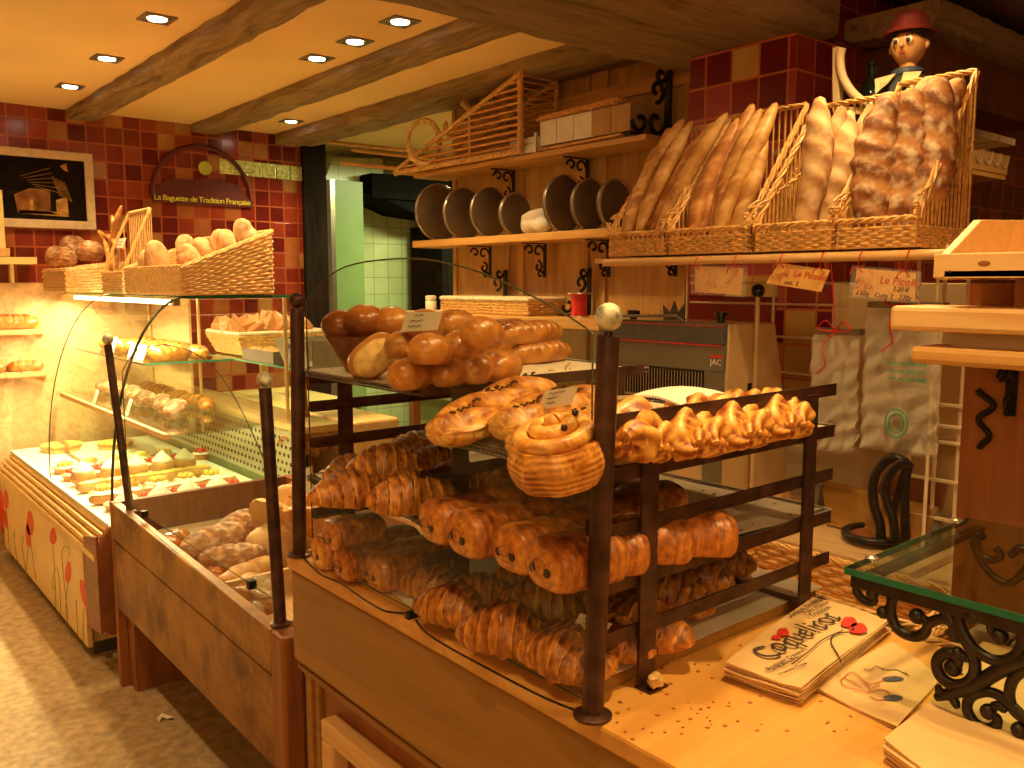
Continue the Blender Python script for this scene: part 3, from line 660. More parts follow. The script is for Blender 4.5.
# ------------------------------------------------------------------ hanging plastic bags
def hang_bag(label,u0,v0,u1,v1,x,seed,green):
    A=onx(u0,v0,x);B=onx(u1,v0,x);z0=onx(u0,v1,x).z; rnd=random.Random(seed);W=[(rnd.uniform(5,30),rnd.uniform(5,30),rnd.uniform(0,6)) for _ in range(6)]
    t=thing('plastic_bag_bundle',label,'plastic bags',((x),(A.y+B.y)/2,z0),'hanging plastic bags')
    for k in range(3):
        def fn(s,q,k=k):
            y=A.y+(B.y-A.y)*s+.01*k; z=A.z+(z0-A.z)*q-.008*k
            d=sum(math.sin(a*s+b_*q*1.7+c) for a,b_,c in W)*.0035*(.3+q)
            return (x+k*.012+d+.02*abs(s-.5)*q,y,z)
        part('bag_sheet',MB().sheet(fn,18,30,(.0015,0,0)),'plastic_bag',t,True)
    part('top_clip',MB().box(x-.004,x+.03,B.y,A.y,A.z-.004,A.z+.012),'pan_metal',t)
    rb=MB(); c=Vector((x-.004,(A.y+B.y)/2,A.z+.004))
    part('ribbon',MB().tube([Vector((BX-.012,c.y,BZ-.03)),c],.0018,5),'red_ribbon',t,True)
    for s in (-1,1): part('ribbon_loop',MB().tube(smoothpath([c,c+Vector((-.01,s*.025,.03)),c+Vector((-.01,s*.045,.005)),c],6),.002,5),'red_ribbon',t,True)
    rb=MB(); rb.tube(smoothpath([c,c+Vector((-.01,.03,-.04)),c+Vector((-.01,.02,-.09)),c+Vector((-.01,.05,-.12))],6),.002,5)
    part('ribbon',rb,'red_ribbon',t,True)
    if green:
        g=MB(); rnd=random.Random(4)
        for i in range(3):
            o=Vector((x-.012,(A.y+B.y)/2+.03,z0+.22-i*.02)); g=merge(g,textmb('sac recyclable',.018,o,(0,-1,0),(0,0,1)))
        cc=Vector((x-.013,(A.y+B.y)/2-.0,z0+.07))
        for r in (.02,.03): part('green_ring',MB().tube([cc+Vector((0,r*math.cos(a),r*1.2*math.sin(a))) for a in [2*PI*i/20 for i in range(20)]],.0018,5,True),'green_text',t)
        part('green_print',g,'green_text',t)
hang_bag('bundle of clear plastic bags tied with red ribbon, left of the printed bundle',814,332,860,445,BX+.03,1,False)
hang_bag('large bundle of clear bags with green print hanging below the right card',868,306,944,445,BX+.03,2,True)
# ================================================================== BACK AREA: slicer, panels, worktop
t=thing('bread_slicer','grey and cream bread slicing machine standing behind the metal rack','bread slicer',(2.3,1.8,0))
x=2.17; y1=1.575; y0=2.10
part('body',MB().prism([(x,y1,1.475),(x+.24,y1,1.475),(x+.34,y1-.0,1.1),(x+.34,y1,0),(x-.02,y1,0),(x-.02,y1,1.1)],(0,y0-y1,0)),'cream_enamel',t,bevel=.006)
part('front_panel',MB().box(x-.025,x-.0,y1+.005,y0,1.33,1.41),'grey_enamel',t,bevel=.003)
part('top_panel',MB().box(x-.028,x-.001,y1+.005,y0,1.412,1.478),'dark_grey',t,bevel=.003)
part('side_frame',MB().box(x-.027,x-.019,y1+.0,y1+.07,.9,1.33),'grey_enamel',t)
part('stripe',MB().box(x-.0295,x-.028,y1+.005,y0,1.409,1.413).box(x-.0295,x-.028,y1+.005,y0,1.468,1.4705),'ink_red',t)
part('grille_recess',MB().box(x-.0225,x-.0205,y1+.07,y0,1.1,1.33),'black_plastic',t)
g=MB()
for i in range(38): yy=y1+.08+i*.0118; g.beam((x-.026,yy,1.12),(x-.026,yy,1.325),.0022,.004,(1,0,0))
part('slicing_blades',g,'bright_metal',t)
part('blade_bar',MB().box(x-.03,x-.024,y1+.07,y0,1.228,1.236),'bright_metal',t)
part('bar',MB().tube([(x-.03,y1+.15,1.478),(x-.03,y1+.18,1.497),(x-.03,y0-.05,1.488)],.005,6),'pan_metal',t,True)
kb=MB().lathe([(.012,0),(.012,.02),(.022,.022),(.022,.034),(.004,.036)],(x+.05,y1+.07,1.476)); part('knob',kb,'black_plastic',t,True)
kb=MB().lathe([(.012,0),(.012,.015),(.022,.017),(.022,.03),(.004,.032)],(x+.05,y0-.09,1.476)); part('knob',kb,'black_plastic',t,True)
part('logo',textmb('JAC',.026,(x-.0262,y1+.05,1.352),(0,-1,0),(0,0,1),ext=.0006),'white_paper',t); part('logo_mark',MB().box(x-.0265,x-.0255,y1+.005,y1+.048,1.374,1.382),'ink_red',t)
s=ony(758,292,y1-.03); part('lever',MB().tube([(s.x,s.y,.95),(s.x,s.y,s.z-.01)],.0075,8),'cream_enamel',t,True); part('lever_ball',MB().ball((s.x,s.y,s.z+.004),.021),'black_plastic',t,True)
part('side_slot',MB().box(x+.10,x+.118,y1-.003,y1,1.20,1.29),'black_plastic',t)
part('crown_clip',MB().prism([(x+.12,y1+.36,1.476),(x+.12,y1+.27,1.476),(x+.12,y1+.275,1.53),(x+.12,y1+.3,1.5),(x+.12,y1+.315,1.54),(x+.12,y1+.335,1.5),(x+.12,y1+.365,1.525)],(.004,0,0)),'dark_grey',t)
# cream cupboard wall behind the bags and its ledge
t=thing('cream_cupboard','tall cream cupboard behind the hanging plastic bags','cupboard',(2.68,1.2,0))
part('body',MB().box(2.62,2.98,.86,1.71,0,1.6),'cream_wall',t,bevel=.004)
part('ledge',MB().box(2.585,2.62,.86,1.71,1.13,1.15),'cream_wall',t,bevel=.003)
part('strip',MB().box(2.612,2.62,1.44,1.47,1.15,1.6),'cream_enamel',t)
part('dark_panel',MB().box(2.613,2.62,1.5,1.705,1.15,1.6),'red_tile_pillar_a',t)
# worktop behind the counter
t=thing('back_worktop','pale wooden worktop behind the counter under the bread guillotine','worktop',(2.2,1.3,0))
part('top',MB().box(1.96,2.60,.2,2.4,.845,.88),'board_wood',t,bevel=.004)
part('front_rail',MB().box(1.95,1.985,.2,2.4,.79,.845),'pine_light',t,bevel=.003)
part('cupboard_body',MB().box(2.02,2.58,.22,2.38,0,.845),'red_wood',t)
# bread guillotine
t=thing('bread_guillotine','wooden bread cutter with black looped iron blade handle on the worktop','bread cutter',(2.3,1.1,.88))
base=[onz(u,v,.882) for u,v in ((745,545),(905,600),(972,560),(820,515))]
part('board',MB().prism([(2.03,1.52,.882),(2.03,.93,.882),(2.46,.93,.882),(2.46,1.52,.882)],(0,0,.022)),'board_wood',t,bevel=.003)
A=onx(828,495,2.28);B=onx(872,519,2.2)
tr=MB(); tr.prism([(2.3,1.33,1.02),(2.3,.99,1.005),(2.24,1.0,.905),(2.24,1.27,.91)],(.012,0,0)); part('bread_rest',tr,'front_wood',t)
tr=MB(); tr.prism([(2.42,1.20,1.05),(2.42,1.02,1.05),(2.36,1.02,.905),(2.36,1.22,.905)],(.012,0,0)); part('back_rest',tr,'red_wood_y',t)
part('bracket',MB().prism([(2.27,1.34,1.01),(2.27,1.35,.905),(2.32,1.35,.905),(2.295,1.34,1.01)],(0,-.025,0)),'grey_enamel',t)
part('bracket',MB().prism([(2.30,1.0,1.0),(2.27,1.0,.905),(2.32,1.0,.905)],(0,-.02,0)),'grey_enamel',t)
def px(pts,x): return [onx(u,v,x) for u,v in pts]
part('handle',MB().tube(smoothpath(px([(881,540),(880,524),(874,505),(873,485),(878,470),(889,459),(899,459),(903,464)],2.16),5),.013,8),'iron',t,True)
part('blade_arm',MB().tube(smoothpath(px([(908,462),(897,466),(888,478),(885,492),(888,505),(893,520),(895,540)],2.10),5),.012,8),'iron',t,True)
part('blade_arm',MB().tube(smoothpath(px([(908,462),(906,478),(905,500),(905,520),(906,538)],2.16),5),.012,8),'iron',t,True)
part('pivot_post',MB().prism([p_ for p_ in px([(892,535),(896,505),(907,478),(911,465),(904,462),(898,480),(889,512)],2.15)],(.02,0,0)),'iron',t)
cc=onz(875,541,.905)
part('ring_guide',MB().tube([(cc.x+.085*math.cos(a),cc.y+.075*math.sin(a),.925) for a in [2*PI*i/28 for i in range(28)]],.011,8,True),'iron',t,True)
part('ring_cup',MB().lathe([(.05,0),(.065,.006),(.07,.018),(.06,.018),(.045,.008)],(cc.x,cc.y,.9045),20),'red_wood_y',t,True)
single('rolling_pin_brush',MB().loft(lambda t_,a:(2.42+.03*math.cos(a),1.72-.2*t_,.905+.028*math.sin(a)+.003,.5),10,12),'pine_light','pale wooden brush handle lying left of the bread cutter','brush',smooth=True)
b=MB();rnd=random.Random(3)
for i in range(70):
    a=rnd.uniform(0,2*PI);r=rnd.uniform(0,.025);o=Vector((2.42+r*math.cos(a),1.722,.91+abs(r*math.sin(a)))); b.tube([o,o+Vector((rnd.uniform(-.02,.02),.1,rnd.uniform(-.02,.03)))],.0012,3)
single('brush_bristles',b,'wicker_orange','fan of orange brush bristles left of the bread cutter','brush')
# white plate rack behind (bright horizontal bars between bags and wood panel)
t=thing('wire_rack','white wire rack with bright horizontal bars left of the red wood panel','rack',(2.3,.85,0))
wr=MB()
for (u,v) in ((908,470),(934,470),(957,470)): a=onx(u,v,2.3); wr.tube([(2.3,a.y,.88),(2.3,a.y,1.7)],.005,6)
a0=onx(904,470,2.3).y; a1=onx(975,470,2.3).y
for v in (403,424,440,478,516): z=onx(930,v,2.3).z; wr.tube([(2.29,a0,z),(2.29,a1,z)],.0055,6)
part('bars',wr,'white_wire',t,True)
single('dark_red_cupboard',MB().box(2.6,2.95,-.2,.84,0,1.75).box(2.59,2.6,.3,.32,.9,1.7).box(2.59,2.6,.55,.57,.9,1.7),'dark_wood','dark red wooden cupboard seen through the white wire rack','cupboard')
# ================================================================== MAIN COUNTER
t=thing('counter','long golden wooden counter with panelled front carrying the pastry rack','counter',(1.25,.9,0))
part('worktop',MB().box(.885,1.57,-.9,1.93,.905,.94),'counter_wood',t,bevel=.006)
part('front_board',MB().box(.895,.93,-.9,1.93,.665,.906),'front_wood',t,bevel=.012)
part('carcass',MB().box(.945,1.54,-.88,1.925,.05,.905),'red_wood',t)
mo=MB()
for i,(xx,zz) in enumerate(((.905,.655),(.913,.643),(.921,.631))): mo.box(xx,.95,-.88,1.925,zz-.011,zz)
mo.box(.925,.947,1.895,1.925,.05,.62); mo.box(.933,.947,1.87,1.893,.05,.62)
part('moulding',mo,'front_wood',t,bevel=.003)
fr=MB()
for (a,b_,c,d) in ((1.1,1.80,.51,.56),(1.1,1.80,.12,.17),(1.745,1.80,.17,.51),(1.1,1.155,.17,.51)): fr.box(.9,.946,a,b_,c,d)
part('panel_frame',fr,'pine_light',t,bevel=.006)
part('plinth',MB().box(.97,1.6,-.88,1.9,0,.05),'plinth_dark',t)
# ------------------------------------------------------------------ pastry rack
def P94(u,v): return onz(u,v,.94)
t=thing('pastry_rack','dark iron tray rack standing on the counter full of pastries','rack',(1.25,1.4,.94)); RACK=t
for ub,vb,ut,vt in ((592.5,716,608.5,336),(299.5,555,297,308)):
    a=onz(ub,vb,.941); d=onx(ut,vt,a.x-.0)
    d=Vector((a.x,d.y,d.z)); po=MB().tube([a+Vector((0,0,.0)),d],.0165,16); p_=part('post',po,'rusty_iron',t,True)
    part('foot_disc',MB().lathe([(.03,0),(.03,.004),(.02,.008)],tuple(a)),'rusty_iron',p_,True)
    if ub>500:
        part('ball_neck',MB().tube([d,d+Vector((0,0,.012))],.006,8),'rusty_iron',p_,True)
        bb=MB().ball(tuple(d+Vector((0,0,.027))),.0205,18); part('ball_knob',bb,'worn_white',p_,True) if 'worn_white' in M else part('ball_knob',bb,'cream_white',p_,True)
    else:
        part('ball_knob',MB().ball(tuple(d+Vector((0,0,.018))),.018,16),'rusty_iron',p_,True)
RZ=[1.388,1.304,1.215,1.126,1.04]
def strap(x,y,z0,z1,lean=0): 
    return MB().prism([(x-.02,y,z0),(x+.02,y,z0),(x+.02,y+lean,z1),(x-.02,y+lean,z1)],(0,.005,0))
def rail(y,z,x0=.94,x1=1.60,ang=1): 
    m_=MB().box(x0,x1,y,y+.004,z-.012,z+.012); 
    if ang: m_.box(x0,x1,y if ang<0 else y+.004,y+.02 if ang>0 else y-.016,z-.012,z-.009)
    return m_
YR=.90;YM=1.405;YL=1.885
for x in (1.035,1.505):
    o=part('upright',strap(x,YR-.006,.9405,1.385,0),'rusty_iron',t); part('foot_plate',MB().box(x-.02,x+.025,YR-.03,YR+.004,.9405,.944),'rusty_iron',o)
    part('upright',strap(x,YM,.9405,1.385),'rusty_iron',t); part('upright',strap(x,YL,.9405,1.385),'rusty_iron',t)
for z in RZ: part('tray_rail',rail(YR,z),'rusty_iron',t)
for z in RZ: part('tray_rail',rail(YM+.006,z),'rusty_iron',t)
for z in RZ[1:]+[1.37]: part('tray_rail',rail(YL+.006,z,ang=-1),'rusty_iron',t)
part('tie_bar',MB().box(1.49,1.51,YR,YL,1.296,1.312).box(1.49,1.51,YR,YL,.96,.97),'rusty_iron',t)
# trays: wire edge + paper
def tray(label,y0,y1,z,x0=.925,x1=1.62,paper=(.94,1.60)):
    q=thing('baking_tray',label,'tray',((x0+x1)/2,(y0+y1)/2,z))
    mb=MB().box(x0,x1,y0,y1,z-.003,z); part('plate',mb,'iron',q)
    ed=MB()
    for a,b_ in (((x0,y0),(x0,y1)),((x0,y1),(x1,y1)),((x1,y1),(x1,y0)),((x1,y0),(x0,y0))): ed.tube([(a[0],a[1],z+.004),(b_[0],b_[1],z+.004)],.0028,6); ed.tube([(a[0],a[1],z-.006),(b_[0],b_[1],z-.006)],.002,6)
    n=int((y1-y0)/.012)
    for i in range(n): yy=y0+(y1-y0)*i/n; ed.tube([(x0,yy,z-.006),(x0,yy+.006,z+.004),(x0,yy+.012,z-.006)],.0011,4)
    part('wire_edge',ed,'pan_metal',q,True)
    rnd=random.Random(int(z*1000)+int(y0*100)); ph=[rnd.uniform(0,6) for _ in range(4)]
    part('baking_paper',MB().sheet(lambda s,w_:(paper[0]+(paper[1]-paper[0])*s,y0+.008+(y1-y0-.016)*w_,z+.0025+.0022*abs(math.sin(7*s+ph[0]+3*w_))+ .006*max(0,abs(w_-.5)-.46)*20*abs(math.sin(5*s+ph[1]))),30,16,(0,0,.0008)),'baking_paper',q,True)
    cr=MB()
    for i in range(60):
        a=rnd.uniform(paper[0]+.02,paper[1]-.02);b_=rnd.uniform(y0+.02,y1-.02);s=rnd.uniform(.0015,.005); cr.obox((a,b_,z+.0065),(s,0,.0005),(0,s*.6,0),(0,0,.0008))
    part('crumbs',cr,'croissant',q)['kind']='stuff'
    return q
ZT={}
tray('top tray of the rack, lined with paper, under the brioche and rolls',1.415,1.90,1.388)
tray('second tray of the rack, right bay, under the braided pastries',.912,1.395,1.306)
tray('left tray of the rack at mid height under the big croissants',1.42,1.88,1.133)
tray('right tray of the rack at mid height under the chocolate rolls',.912,1.395,1.13)
# base tray board on the counter
t2=thing('display_board','low wooden board on the counter under the bottom row of croissants','board',(1.27,1.16,.94))
part('board',MB().box(.93,1.60,.925,1.395,.9405,.962),'front_wood',t2,bevel=.003)
part('paper',MB().sheet(lambda s,w_:(.925+.69*s,.92+.48*w_,.9655+.002*abs(math.sin(9*s+4*w_))+.008*max(0,w_-.94)*10),24,14,(0,0,.0008)),'baking_paper',t2,True)
single('baking_paper',MB().sheet(lambda s,w_:(.925+.66*s+.02*math.sin(3*w_),1.42+.44*w_,.9415+.002*abs(math.sin(9*s+4*w_))),24,14,(0,0,.0006)),'white_paper','white paper sheet on the counter under the raisin rolls','paper',smooth=True)
# glass pane with arched top in front of the rack
def arched_pane(name,label,pts_px,x,bottom,y_r=None):
    top=[onx(u,v,x) for u,v in pts_px]; top=smoothpath(top,6)
    lo=[Vector((x,top[-1].y,bottom)),Vector((x,top[0].y,bottom))]
    q=thing(name,label,'glass pane',(x,(top[0].y+top[-1].y)/2,bottom))
    n=len(top)-1
    mb=MB(); vs=[];
    for p_ in top: vs+= [(x,p_.y,p_.z),(x,p_.y,bottom)]
    mb.add(vs,[(2*i,2*i+2,2*i+3,2*i+1) for i in range(n)]); part('glass',mb,'pane',q)
    part('edge',MB().tube(top+[lo[0],lo[1],top[0]],.0016,6),'pane_edge',q,True)
    return q
AP=arched_pane('glass_screen','tall clear glass pane with arched top in front of the pastry rack',[(306,301),(322,282),(345,267),(380,260),(420,259),(455,265),(490,276),(530,295),(560,311),(583,326),(593,334)],.905,.953)
for (u,v) in ((412,617),(594,527)):
    a=onx(u,v,.9); part('clamp',MB().box(.888,.915,a.y-.008,a.y+.008,a.z-.012,a.z+.012),'black_iron',AP,bevel=.002)
# black cable lying along the counter edge
cab=[onz(u,v,.944) for u,v in ((302,556),(320,574),(340,583),(365,600),(385,611),(405,613))]
single('cable',MB().tube(smoothpath(cab,6),.0022,6),'black_plastic','thin black cable lying along the counter edge left of the clamp','cable',smooth=True)
cab=[onz(u,v,.944) for u,v in ((416,620),(425,632),(450,648),(500,675),(545,698),(580,712))]
single('cable',MB().tube(smoothpath(cab,6),.0022,6),'black_plastic','thin black cable along the counter edge right of the clamp','cable',smooth=True)
# ------------------------------------------------------------------ pastries: prototypes
def p_croissant(seed,L=.17,R=.046,bend=.03):
    rnd=random.Random(seed);ph=rnd.uniform(-.2,.2);nseg=4.6
    def fn(t,a):
        s=2*t-1; x=L/2*s; y=-bend*(s*s)*(1.0)+ .004*math.sin(5*s+seed)
        env=max(.0,(1-abs(s)**2.3))**.8*.86+.14
        if t<=0 or t>=1: env=.05
        f=(abs(s)*nseg/1.15+ph+.18*math.sin(a*1+seed))%1
        st=(f if True else 0); ridge=.13*(1-st)**.8*env**.3
        r=R*env*(1.0-.06+ridge)*(1+.16*math.exp(-(s*2.4)**2))
        r*=1+.035*math.sin(3*a+9*s+seed)+.02*math.sin(7*a+23*s)+.012*math.sin(13*s+19*a)
        z=r*math.sin(a)*.9; zz=max(z,-R*.6*env)
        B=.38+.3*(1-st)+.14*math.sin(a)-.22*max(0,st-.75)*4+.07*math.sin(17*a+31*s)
        return (x,y+r*1.08*math.cos(a),zz+R*.6,B)
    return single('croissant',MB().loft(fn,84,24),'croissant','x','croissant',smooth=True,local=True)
CR=[p_croissant(1),p_croissant(2,.16,.045,.02),p_croissant(3,.18,.043,.015)]
def p_painchoc(name,seed,L=.125,W=.048,Hh=.036,mat='pain_choc',sticks=True,rings=9):
    root=thing(name,'x','pastry',(0,0,0))
    rnd=random.Random(seed)
    def fn(t,a):
        s=2*t-1; x=L/2*math.sin(s*PI/2)*(1) if False else L/2*s
        e=(1-abs(s)**8)**.5 if abs(s)<1 else 0
        env=.12+.88*e
        rip=.016*math.sin(s*rings*PI+1.2*math.sin(a+seed))*(.4+.6*abs(s))
        c_,s_=math.cos(a),math.sin(a)
        y=W*env*(1+rip)*math.copysign(abs(c_)**.75,c_); z=Hh*env*(1+rip)*math.copysign(abs(s_)**.8,s_)
        B=.5+.9*rip*16*.25+.15*s_+.08*math.sin(9*a+13*s+seed)-.12*(abs(s)>.9)
        # spiral seam
        z=max(z,-Hh*.8)
        return (x,y,z+Hh*.8,B)
    part('dough',MB().loft(fn,56,28),mat,root,True)
    if sticks:
        for sy in (-1,1):
            part('chocolate_stick',MB().tube([(-L/2-.001,sy*.016,Hh*.72),(-L/2+.05,sy*.016,Hh*.72)],.0065,8),'chocolate',root,True)
        sp=MB(); P=[]
        for i in range(46):
            f=i/45; r=.008+.75*f; a=f*4.2*PI+seed; P.append((-L/2*(1-.10*(r)**3)-.0005+.012*max(0,r-.45),W*.80*r*math.cos(a),Hh*.8+Hh*.72*r*math.sin(a)))
        sp.tube(P,.0018,5); part('spiral_edge',sp,mat,root,True)
    return root
PC=[p_painchoc('chocolate_roll',1),p_painchoc('chocolate_roll',5,.13,.05,.037)]
RR=[p_painchoc('raisin_roll',3,.11,.045,.038,'danish'),]
RL=[]
def p_roll(name,seed,L,R,mat,slash=0):
    def fn(t,a):
        s=2*t-1; e=(1-abs(s)**3.2)**.5 if abs(s)<1 else 0; r=R*(.06+.94*e)*(1+.03*math.sin(4*s+seed)+.02*math.sin(2*a+5*s+seed))
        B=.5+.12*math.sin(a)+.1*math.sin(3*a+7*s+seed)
        if slash:
            g=math.sin(s*slash*PI-a*.6+seed); top=max(0,math.sin(a))
            if g>.3: r*=1-.12*top*(g-.3); B-=.5*top*(g-.3)
            else: r*=1+.04*top; B+=.12*top
        return (L/2*s,r*math.cos(a),max(r*math.sin(a)*.92,-R*.7)+R*.7,B)
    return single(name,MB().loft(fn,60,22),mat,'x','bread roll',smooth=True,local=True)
ROLL=[p_roll('milk_roll',1,.125,.037,'roll'),p_roll('milk_roll',4,.115,.038,'roll')]
VIEN=[p_roll('vienna_loaf',2,.24,.036,'roll',8)]
def place(src,label,u,v,z,lift,rz,group,s=1,rx=0,ry=0):
    p_=onz(u,v,z+lift+.02*s if False else z+lift); return dup(src,label,(p_.x,p_.y,z+lift-.0),math.radians(rz),s,math.radians(rx),math.radians(ry),group)
def placec(src,label,u,v,z,lift,hc,rz,group,s=1,rx=0,ry=0):
    """u,v is where the middle of the item is seen; hc its half height"""
    p_=onz(u,v,z+lift+hc); return dup(src,label,(p_.x,p_.y,z+lift),math.radians(rz),s,math.radians(rx),math.radians(ry),group)
# bottom row of croissants (board on counter)
Z=.967
low=[(455,606,0,-70,0,.92),(507,632,0,-52,1,1.08),(566,656,0,-78,2,1.0),(478,594,0,-40,2,.95),(540,604,0,-50,0,1.05),(520,580,0,-20,1,1),(600,600,0,-60,1,1)]
for i,(u,v,l,rz,k,s) in enumerate(low): placec(CR[k],'croissant behind the glass on the bottom board, '+['leftmost at the front','second from the left at the front','beside the round post at the front','second row left','second row middle','third row','right behind the post'][i],u,v,Z,l,.028,rz,'croissants on the bottom board',s)
low2=[(618,622,0,10,0,1.0),(624,668,0,8,1,1),(672,622,0,14,2,1.15),(700,588,.0,18,0,1.15),(724,573,0,16,1,1.05),(654,585,.0,12,2,1)]
low2=[(628,668,0),(693,646,2),(718,612,0),(742,588,1),(655,655,2),(760,570,1)]
for i,(u,v,k) in enumerate(low2):
    p_=onz(u,v,Z+.02); sc_f=[1.0,1.12,1.1,1.1,.95,.9][i]; dup(CR[k],'brown bottom croissant behind the side rails, '+['left of the near upright','tip out right of the upright','middle one of the row','farther right','behind the near upright','farthest right and hidden'][i],(p_.x-.015,p_.y+.085*sc_f,Z),math.radians(-84+6*(i%3)),sc_f,group='croissants beside the rails')
# right mid tray
Z=1.136
mid=[(461,520,0,8,0),(493,532,0,6,1),(540,546,0,4,0),(578,562,0,6,1)]
for i,(u,v,l,rz,k) in enumerate(mid): placec(PC[k],'chocolate roll in the front row of the mid right tray, '+ORD[i]+' from the left',u,v,Z,l,.03,-rz,'front row of chocolate rolls',1.15)
mid2=[(523,502,1,'behind the front row, left'),(563,515,0,'behind the front row, middle'),(590,528,1,'close behind the round post')]
for i,(u,v,k,l) in enumerate(mid2): placec(PC[k],'chocolate roll on the mid right tray '+l,u,v,Z,0,.03,5,'second row of chocolate rolls',1.15)
mid3=[(606,552,0,'right of the round post'),(650,541,1,'just left of the longest clear one'),(697,534,0,'nearest the empty paper'),(625,515,1,'stacked behind the near upright'),(650,503,0,'farthest back by the near upright')]
for i,(u,v,k,l) in enumerate(mid3): placec(PC[k],'chocolate roll seen through the side rails, '+l,u,v,Z,0 if i<3 else .01,.03,[-30,-36,-42,10,-20][i],'chocolate rolls beside the rails',1.08)
for i,(u,v,rz) in enumerate([(505,486,30),(540,482,25),(575,488,20),(600,490,30)]): placec(CR[i%3],'small croissant at the back of the mid right tray, %s from the left'%ORD[i],u,v,Z,0,.028,rz,'croissants at the back of the mid tray',.95)
# left mid tray croissants
lm=[(350,491,0,-15,2,1.05),(410,497,0,-20,0,1.15),(385,468,.035,-28,1,1.1),(434,464,.0,-20,0,1.0),(414,447,.02,-10,2,.95),(455,480,0,-20,1,1),(350,470,0,-10,1,.9)]
for i,(u,v,l,rz,k,s) in enumerate(lm): placec(CR[k],'big golden croissant on the mid left tray, '+['front left','front right','lying on top in the middle','behind, right of the top one','farthest back','rightmost','at the left end behind'][i],u,v,1.139,l,.028,rz,'croissants on the mid left tray',s*.98)
# left base raisin rolls
lb=[(355,533,.05),(339,551,0),(366,561,0),(400,570,0),(392,545,0),(420,556,0),(432,582,0)]
for i,(u,v,l) in enumerate(lb):
    if i<6: placec(PC[i%2] if i!=1 else RR[0],'glazed chocolate roll on the counter paper, '+['lying on top of the pile','leftmost behind the pane','second from the left in front','third from the left in front','in the second row','rightmost of the second row'][i],u,v,.944,l,.03,-8,'rolls on the counter paper',1.1)
    else: placec(CR[1],'croissant end peeking out left of the first board croissant',u,v,.944,0,.028,-70,None,.9)
# top tray
Z=1.394
def p_brioche():
    root=thing('brioche','tall glazed brioche with four lobes in a fluted base, left on the top tray','brioche',(0,0,0))
    def fb(t,a):
        r=(.033+.03*t)*(1+.06*math.cos(12*a)*(.4+t*.6)); return (r*1.35*math.cos(a),r*math.sin(a),.075*t,.85)
    part('fluted_base',MB().loft(fb,10,72),'brioche',root,True)
    for i,(x,y,z,r) in enumerate([(-.055,.01,.095,.04),(-.005,-.012,.105,.042),(.05,-.01,.1,.042),(.02,.03,.1,.038)]):
        part('lobe',MB().loft(lambda t,a,x=x,y=y,z=z,r=r:(x+r*math.sin(PI*t)*math.cos(a)*1.05,y+r*math.sin(PI*t)*math.sin(a),z-r*.85*math.cos(PI*t),.45+.3*math.sin(3*t+i)),18,20),'brioche',root,True)
    return root
b=p_brioche(); p_=onz(357,372,Z); dup(b,'tall glazed brioche with four lobes in a fluted base, left on the top tray',(p_.x+.03,p_.y,Z),math.radians(-35),1.12)
root=thing('cut_brioche','brioche half leaning with its pale cut face to the right','brioche',(0,0,0))
part('crust_body',MB().loft(lambda t,a:(.062*(2*t-1),.045*max(.05,(1-abs(2*t-1)**3))**.5*math.cos(a),.042*max(.05,(1-abs(2*t-1)**3))**.5*math.sin(a),.45),30,20),'roll',root,True)
part('cut_face',MB().loft(lambda t,a:(.05*(2*t-1),-.026-.021*math.cos(a)*0-.008*t*0+.016*math.cos(a)*(1-abs(2*t-1)**2)**.5-.01,.034*(1.02-abs(2*t-1)**2.5)**.5*math.sin(a),.1),20,14),'crumb',root,True)
p_=onz(374,357,Z+.045); dup(root,'brioche half leaning with its pale cut face showing, front left of the top tray',(p_.x,p_.y,Z+.046),math.radians(-30),1,0,math.radians(-38))
rl=[(411,371,0,1),(449,368,0,0),(477,366,0,1),(502,364,0,0),(402,344,.045,0),(430,347,.05,1),(464,342,.05,0),(425,323,.09,1),(455,322,.085,0),(482,330,.08,1),(500,345,.0,0)]
for i,(u,v,l,k) in enumerate(rl):
    rn='bottom row' if i<4 else 'second layer' if i<7 else 'top layer' if i<10 else 'behind the bottom row'
    placec(ROLL[k],'glazed milk roll on the top tray, %s, %s from the left'%(rn,ORD[i if i<4 else i-4 if i<7 else (i-7 if i<10 else 0)]),u,v,Z,l,.034,[30,38,40,28,55,40,22,50,20,30,20][i],'milk rolls on the top tray',1.0 if k else 1.02,ry=[0,0,0,0,8,5,0,10,5,5,0][i])
for i,(u,v,l,rz) in enumerate([(540,349,0,5),(531,330,.05,8),(508,324,.03,16)]): placec(VIEN[0],'long scored vienna loaf on the top tray, '+['lowest at the right','resting on top of the lower one','behind the others'][i],u,v,Z,l,.034,rz,'vienna loaves',[.95,1,.9][i])
# price cards
def card(label,pts,x,lines=3,mat='white_paper'):
    P_=[onx(u,v,x) for u,v in pts]; A,B,C,D=P_
    c=sum(P_,Vector())/4; q=thing('price_card',label,'price card',c,'white price cards'); part('card',MB().prism(P_,(.0015,0,0)),mat,q)
    ik=MB();rnd=random.Random(int(pts[0][0]))
    for r in range(lines):
        fy=.78-.26*r; s=rnd.uniform(.15,.3); e=s+rnd.uniform(.25,.5); pa=[]
        for j in range(14):
            f=s+(e-s)*j/13; pa.append(D+(C-D)*f+(A-D)*(fy+rnd.uniform(-.05,.05))+Vector((-.0012,0,0)))
        ik.tube(pa,.0006,4)
    part('handwriting',ik,'ink' if mat=='white_paper' else 'ink_red',q); return q
card('white handwritten price card leaning on the milk rolls',[(407,312),(442,312),(437,330),(400,332)],.945)
card('white handwritten price card on the folded flaky loaves',[(545,391),(578,386),(571,404),(538,410)],1.0)
card('white price card with red writing right of the round post',[(613,396),(636,395),(630,420),(604,424)],1.06)
card('white price card low behind the round post among croissants',[(580,613),(612,624),(598,640),(574,625)],.955,2)
card('white price card between chocolate rolls behind the post',[(598,512),(610,506),(606,526),(594,530)],1.0,1)
